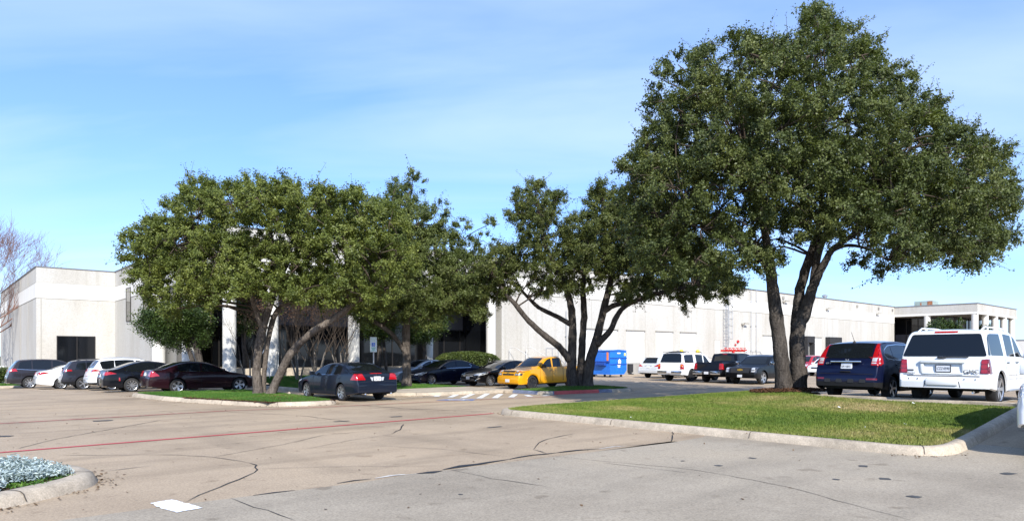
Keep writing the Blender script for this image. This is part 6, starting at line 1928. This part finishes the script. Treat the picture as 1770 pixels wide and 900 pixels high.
# ------------------------------------------------------------------ evergreen shrubs and hedge
def leaf_ball(name, root, blobs, n, size, material, shell=.55):
    """dense leafy shrub from ellipsoids (centre, radii) in world coordinates"""
    tot = sum(r[0] * r[1] + r[1] * r[2] + r[0] * r[2] for c, r in blobs)
    C = []
    for c, r in blobs:
        k = int(n * (r[0] * r[1] + r[1] * r[2] + r[0] * r[2]) / tot)
        m = max(6, k // 45)
        d = rng.normal(0, 1, (m, 3)); d /= np.linalg.norm(d, axis=1)[:, None]
        cl = np.array(c) + d * np.array(r) * rng.uniform(shell, 1.0, m)[:, None]
        C.append((cl[:, None] + rng.normal(0, .13, (m, 45, 3))).reshape(-1, 3))
    C = np.concatenate(C)
    V, F = leaf_quads(C, size, .6, up=.5)
    return np_mesh(name, V - np.array(root.location), F, material, root)
def shrub(px0, px1, py0, py1, Z, label, n, material, cat='shrub', name='evergreen_shrub', trunk=None, depth=None, size=.10, group='evergreen shrubs along the building', zg=None):
    a, b = ray(px0, py1, Z), ray(px1, py0, Z)
    cx_, cz_ = (a.x + b.x) / 2, (a.z + b.z) / 2
    rx, rz = (b.x - a.x) / 2, (b.z - a.z) / 2
    ry = depth or rx
    u, v = UV(cx_, Z)
    g = G(u, v) if zg is None else zg
    root = empty(name, (cx_, Z, g), 0, label, cat, group)
    blobs = [((cx_, Z, cz_), (rx * .8, ry * .8, rz * .8)), ((cx_, Z, cz_), (rx * .55, ry * .55, rz * .6))]
    for i in range(13):
        th = i * 2.39996; h = random.uniform(-.75, .75); w = math.sqrt(1 - h * h)
        q = (cx_ + rx * .62 * w * math.cos(th), Z + ry * .62 * w * math.sin(th), cz_ + rz * .62 * h)
        blobs.append((q, (rx * .42, ry * .42, rz * .40)))
    leaf_ball('crown', root, blobs, n, size, material)
    if trunk:
        mb = MB()
        for t in trunk:
            p, r = wob([ray(x, y, Z) - root.location for x, y, r in t], [r / (FPX / Z) for x, y, r in t], .06, 4)
            p[0].z = min(p[0].z, -.1)
            mb.tube(p, r, 8)
        mb.build('trunk', M_BARKD, root, smooth=True, ang=180)
    return root
shrub(238, 368, 504, 622, 38.6, 'round glossy evergreen holly standing in front of the left office wall', 42000, M_HOLLY, trunk=[[(350, 650, 6), (345, 625, 6), (335, 590, 5), (310, 560, 4)], [(338, 650, 4), (330, 615, 4), (318, 585, 3)]])
shrub(398, 446, 505, 596, 43.0, 'narrow dark evergreen right of the wide white corner column', 12000, M_HOLLY, trunk=[[(425, 640, 4), (422, 600, 4), (420, 560, 3)]], depth=1.2)
shrub(617, 690, 528, 600, 44.0, 'dark evergreen behind the sign, left of the slim trunk', 15000, M_HOLLY, depth=1.3, trunk=[[(655, 640, 4), (656, 600, 4), (655, 570, 3)], [(668, 640, 3), (664, 600, 3), (660, 570, 2)]])
shrub(688, 776, 520, 602, 45.0, 'dark evergreen behind the slim trunk, right of the parking sign', 17000, M_HOLLY, depth=1.4, trunk=[[(735, 640, 4), (733, 600, 4), (730, 570, 3)]])
shrub(1596, 1668, 544, 600, 80.0, 'far clipped evergreen tree in front of the corner office recess', 12000, M_HOLLY, size=.16, trunk=[[(1632, 650, 4), (1632, 600, 4), (1632, 570, 3)]], depth=2.6)
shrub(1690, 1712, 555, 590, 98.0, 'small far evergreen between the corner office columns', 3000, M_HOLLY, size=.16, depth=1.2, trunk=[[(1700, 640, 2), (1700, 580, 2), (1700, 570, 1)]])
shrub(-10, 12, 634, 660, 47.0, 'low green bush at the far left edge beside the lot', 3000, M_HEDGE, depth=1.0, name='bush')
# far left strip of lawn and kerb
far = [(1.0, 54.2), (5.6, 54.2), (5.6, 66), (0.0, 66)]
kerb('kerb', ccw(far), M_KERB, width=1.3)
sheet('lawn', inset(ccw(far), .2), M_TURFL, lambda u, v: G(u, v) + .12, 0)
grass('far_grass', inset(ccw(far), .2), lambda u, v: G(u, v) + .12, 9000, .09, M_GRASSL, 'strip of green grass beyond the last car at far left', .03)
# clipped hedge before the recess
hg = site('hedge', 29.0, 38.2, 0, 'clipped rounded green hedge in front of the dark entrance glass', 'hedge')
n = 15000
k_ = rng.uniform(0, 1, n)
uu = rng.uniform(26.4, 31.7, n); vv = rng.uniform(37.5, 38.7, n)
top_ = 1.88 + .12 * np.cos((uu - 29) * .9) - .25 * ((vv - 38.1) / .6) ** 2 - .35 * np.clip((uu - 31.0) / .7, 0, 1) ** 2 - .35 * np.clip((27.1 - uu) / .7, 0, 1) ** 2
zz = np.where(rng.uniform(0, 1, n) < .45, top_ - rng.exponential(.05, n), rng.uniform(.1, 1, n) * top_)
face = (zz < top_ - .2) & (rng.uniform(0, 1, n) < .75)
vv = np.where(face, 37.5 + .08 * rng.normal(0, 1, n) + .06 * np.sin(uu * 5), vv)
V, F = leaf_quads(np.stack([uu - 29.0, vv - 38.2, zz], 1), .11, .6, up=.5)
np_mesh('foliage', V, F, M_HEDGE, hg)
mb = MB()
for u in np.arange(26.8, 31.5, .55): mb.tube([(u, 38.1, .0), (u + .05, 38.1, 1.5)], .03, 5)
mb.build('stems', M_TWIGD, hg)

# ------------------------------------------------------------------ bare trees
h_far = True
def grow(mb, p, d, ln, r, lev, spread, tips, up=.10, nb=(2, 4)):
    n = 4; pts = [p]; rad = [r]
    for i in range(n):
        d = (d + Vector((random.gauss(0, .12), random.gauss(0, .12), random.gauss(0, .08) + up * .3))).normalized()
        p = p + d * ln / n; pts.append(p); rad.append(r * (1 - .45 * (i + 1) / n))
    mb.tube(pts, rad, 6 if lev > 2 else (4 if lev > 0 else 3), cap=False)
    if lev == 0:
        tips.append(p); return
    for k in range(random.randint(*nb)):
        i = random.randint(2, n) if k else n
        q = pts[i]
        a = Vector((random.gauss(0, 1), random.gauss(0, 1), random.gauss(0, .6))).normalized()
        nd = (d + a * spread + Vector((0, 0, up))).normalized()
        grow(mb, q, nd, ln * random.uniform(.62, .85), max(.009 if h_far else .004, rad[i] * .72), lev - 1, spread, tips, up, nb)
def bare(name, loc, h, r, stems, lev, spread, label, group, material, cat='tree', lean=.25, up=.1, trunk_h=None, nb=(2, 4), seed=1, seeds=None):
    random.seed(seed)
    root = empty(name, loc, 0, label, cat, group)
    mb = MB(); tips = []; tk = MB()
    for s in range(stems):
        a = 2 * math.pi * s / stems + random.uniform(-.4, .4)
        d = Vector((math.cos(a) * lean, math.sin(a) * lean, 1)).normalized()
        b0 = Vector((math.cos(a) * r * 1.2 * (stems > 1), math.sin(a) * r * 1.2 * (stems > 1), -.15))
        th = trunk_h or h * .3
        p1 = b0 + d * th
        pts, rad = wob([b0, b0.lerp(p1, .5) + Vector((random.gauss(0, .04), random.gauss(0, .04), 0)), p1], [r * 1.15, r * .85, r * (.5 if stems > 1 else .75)], .08, 4)
        tk.tube(pts, rad, 8)
        for _ in range(2 if stems > 1 else 5):
            dd = (d + Vector((random.gauss(0, spread), random.gauss(0, spread), .1))).normalized()
            grow(mb, p1 - d * random.uniform(0, th * .25), dd, (h - th) * .36, r * (.5 if stems > 1 else .55), lev, spread, tips, up, nb)
    to = tk.build('trunk', M_BARKG, root, smooth=True, ang=180)
    mb.build('branches', material, root, smooth=True, ang=180)
    if seeds:
        C = np.array([tuple(t) for t in tips]); C = C[rng.integers(0, len(C), seeds)] + rng.normal(0, .10, (seeds, 3))
        V, F = leaf_quads(C, .09, .6); np_mesh('seed_heads', V, F, M_SEED, root)
    return root
# big bare tree whose trunk stands just outside the left edge
def at_uv(u, v): return P(u, v, G(u, v))
bare('bare_tree', at_uv(3.3, 81.8), 16.0, .16, 1, 5, .50, 'leafless reddish twigged tree reaching in at the left edge above the office', 'bare trees by the left wall', M_TWIG, trunk_h=5.0, nb=(3, 4), seed=5, up=.12)
bare('bare_tree', at_uv(4.6, 88.8), 13.0, .15, 1, 4, .46, 'leafless tree close to the left office side wall', 'bare trees by the left wall', M_TWIG, trunk_h=5.0, nb=(3, 4), seed=9, up=.14)
bare('bare_tree', P(-12.6, 36.5, -.1), 12.0, .20, 1, 5, .5, 'leafless tree outside the left edge with only its twig ends showing high up', 'bare trees by the left wall', M_TWIG, trunk_h=4.0, nb=(2, 4), seed=21, up=.12)
# crape myrtles before the entrance
h_far = False
cm = 'bare multi stem shrubs before the entrance'
for (px, Z, h, st, sd, lb) in ((516, 37.5, 5.2, 4, 3, 'bare multi stem shrub just left of the slate sedan hood'), (548, 40.0, 5.4, 6, 4, 'bare multi stem shrub above the slate sedan windscreen'), (588, 40.5, 5.2, 6, 6, 'bare multi stem shrub left of the white round column'),
                           (432, 36.5, 4.6, 3, 8, 'bare thin shrub crossing the white corner column'), (486, 40.5, 5.0, 4, 12, 'bare multi stem shrub behind the slanting trunk')):
    x = (px - 885) / FPX * Z
    u, v = UV(x, Z)
    bare('crape_myrtle', (x, Z, max(G(u, v), BZ(u, v) - .1 if u > 13.4 else G(u, v))), h, .055, st, 4, .42, lb, cm, M_TWIGD if px != 588 else M_TWIGD, 'shrub', .28, .2, 1.7, (2, 3), sd, seeds=900 if px > 440 else None)
random.seed(99)
o = sited(JOINTS.build('kerb_joint', M_CRACK2)); o['kind'] = 'structure'
# utility pedestal at far left
x_ = (6 - 885) / FPX * 52; ub, vb = UV(x_, 52)
ped = empty('utility_post', (x_, 52, G(ub, vb)), 0, 'dark utility post with pale cap at the far left edge', 'post')
b = MB(); b.cbox(-.12, .12, -.12, .12, -.1, 1.35, .02); b.build('post', M_PLAS, ped)
b = MB(); b.cbox(-.16, .16, -.16, .16, 1.352, 1.5, .03); b.build('cap', M_RAILW, ped)
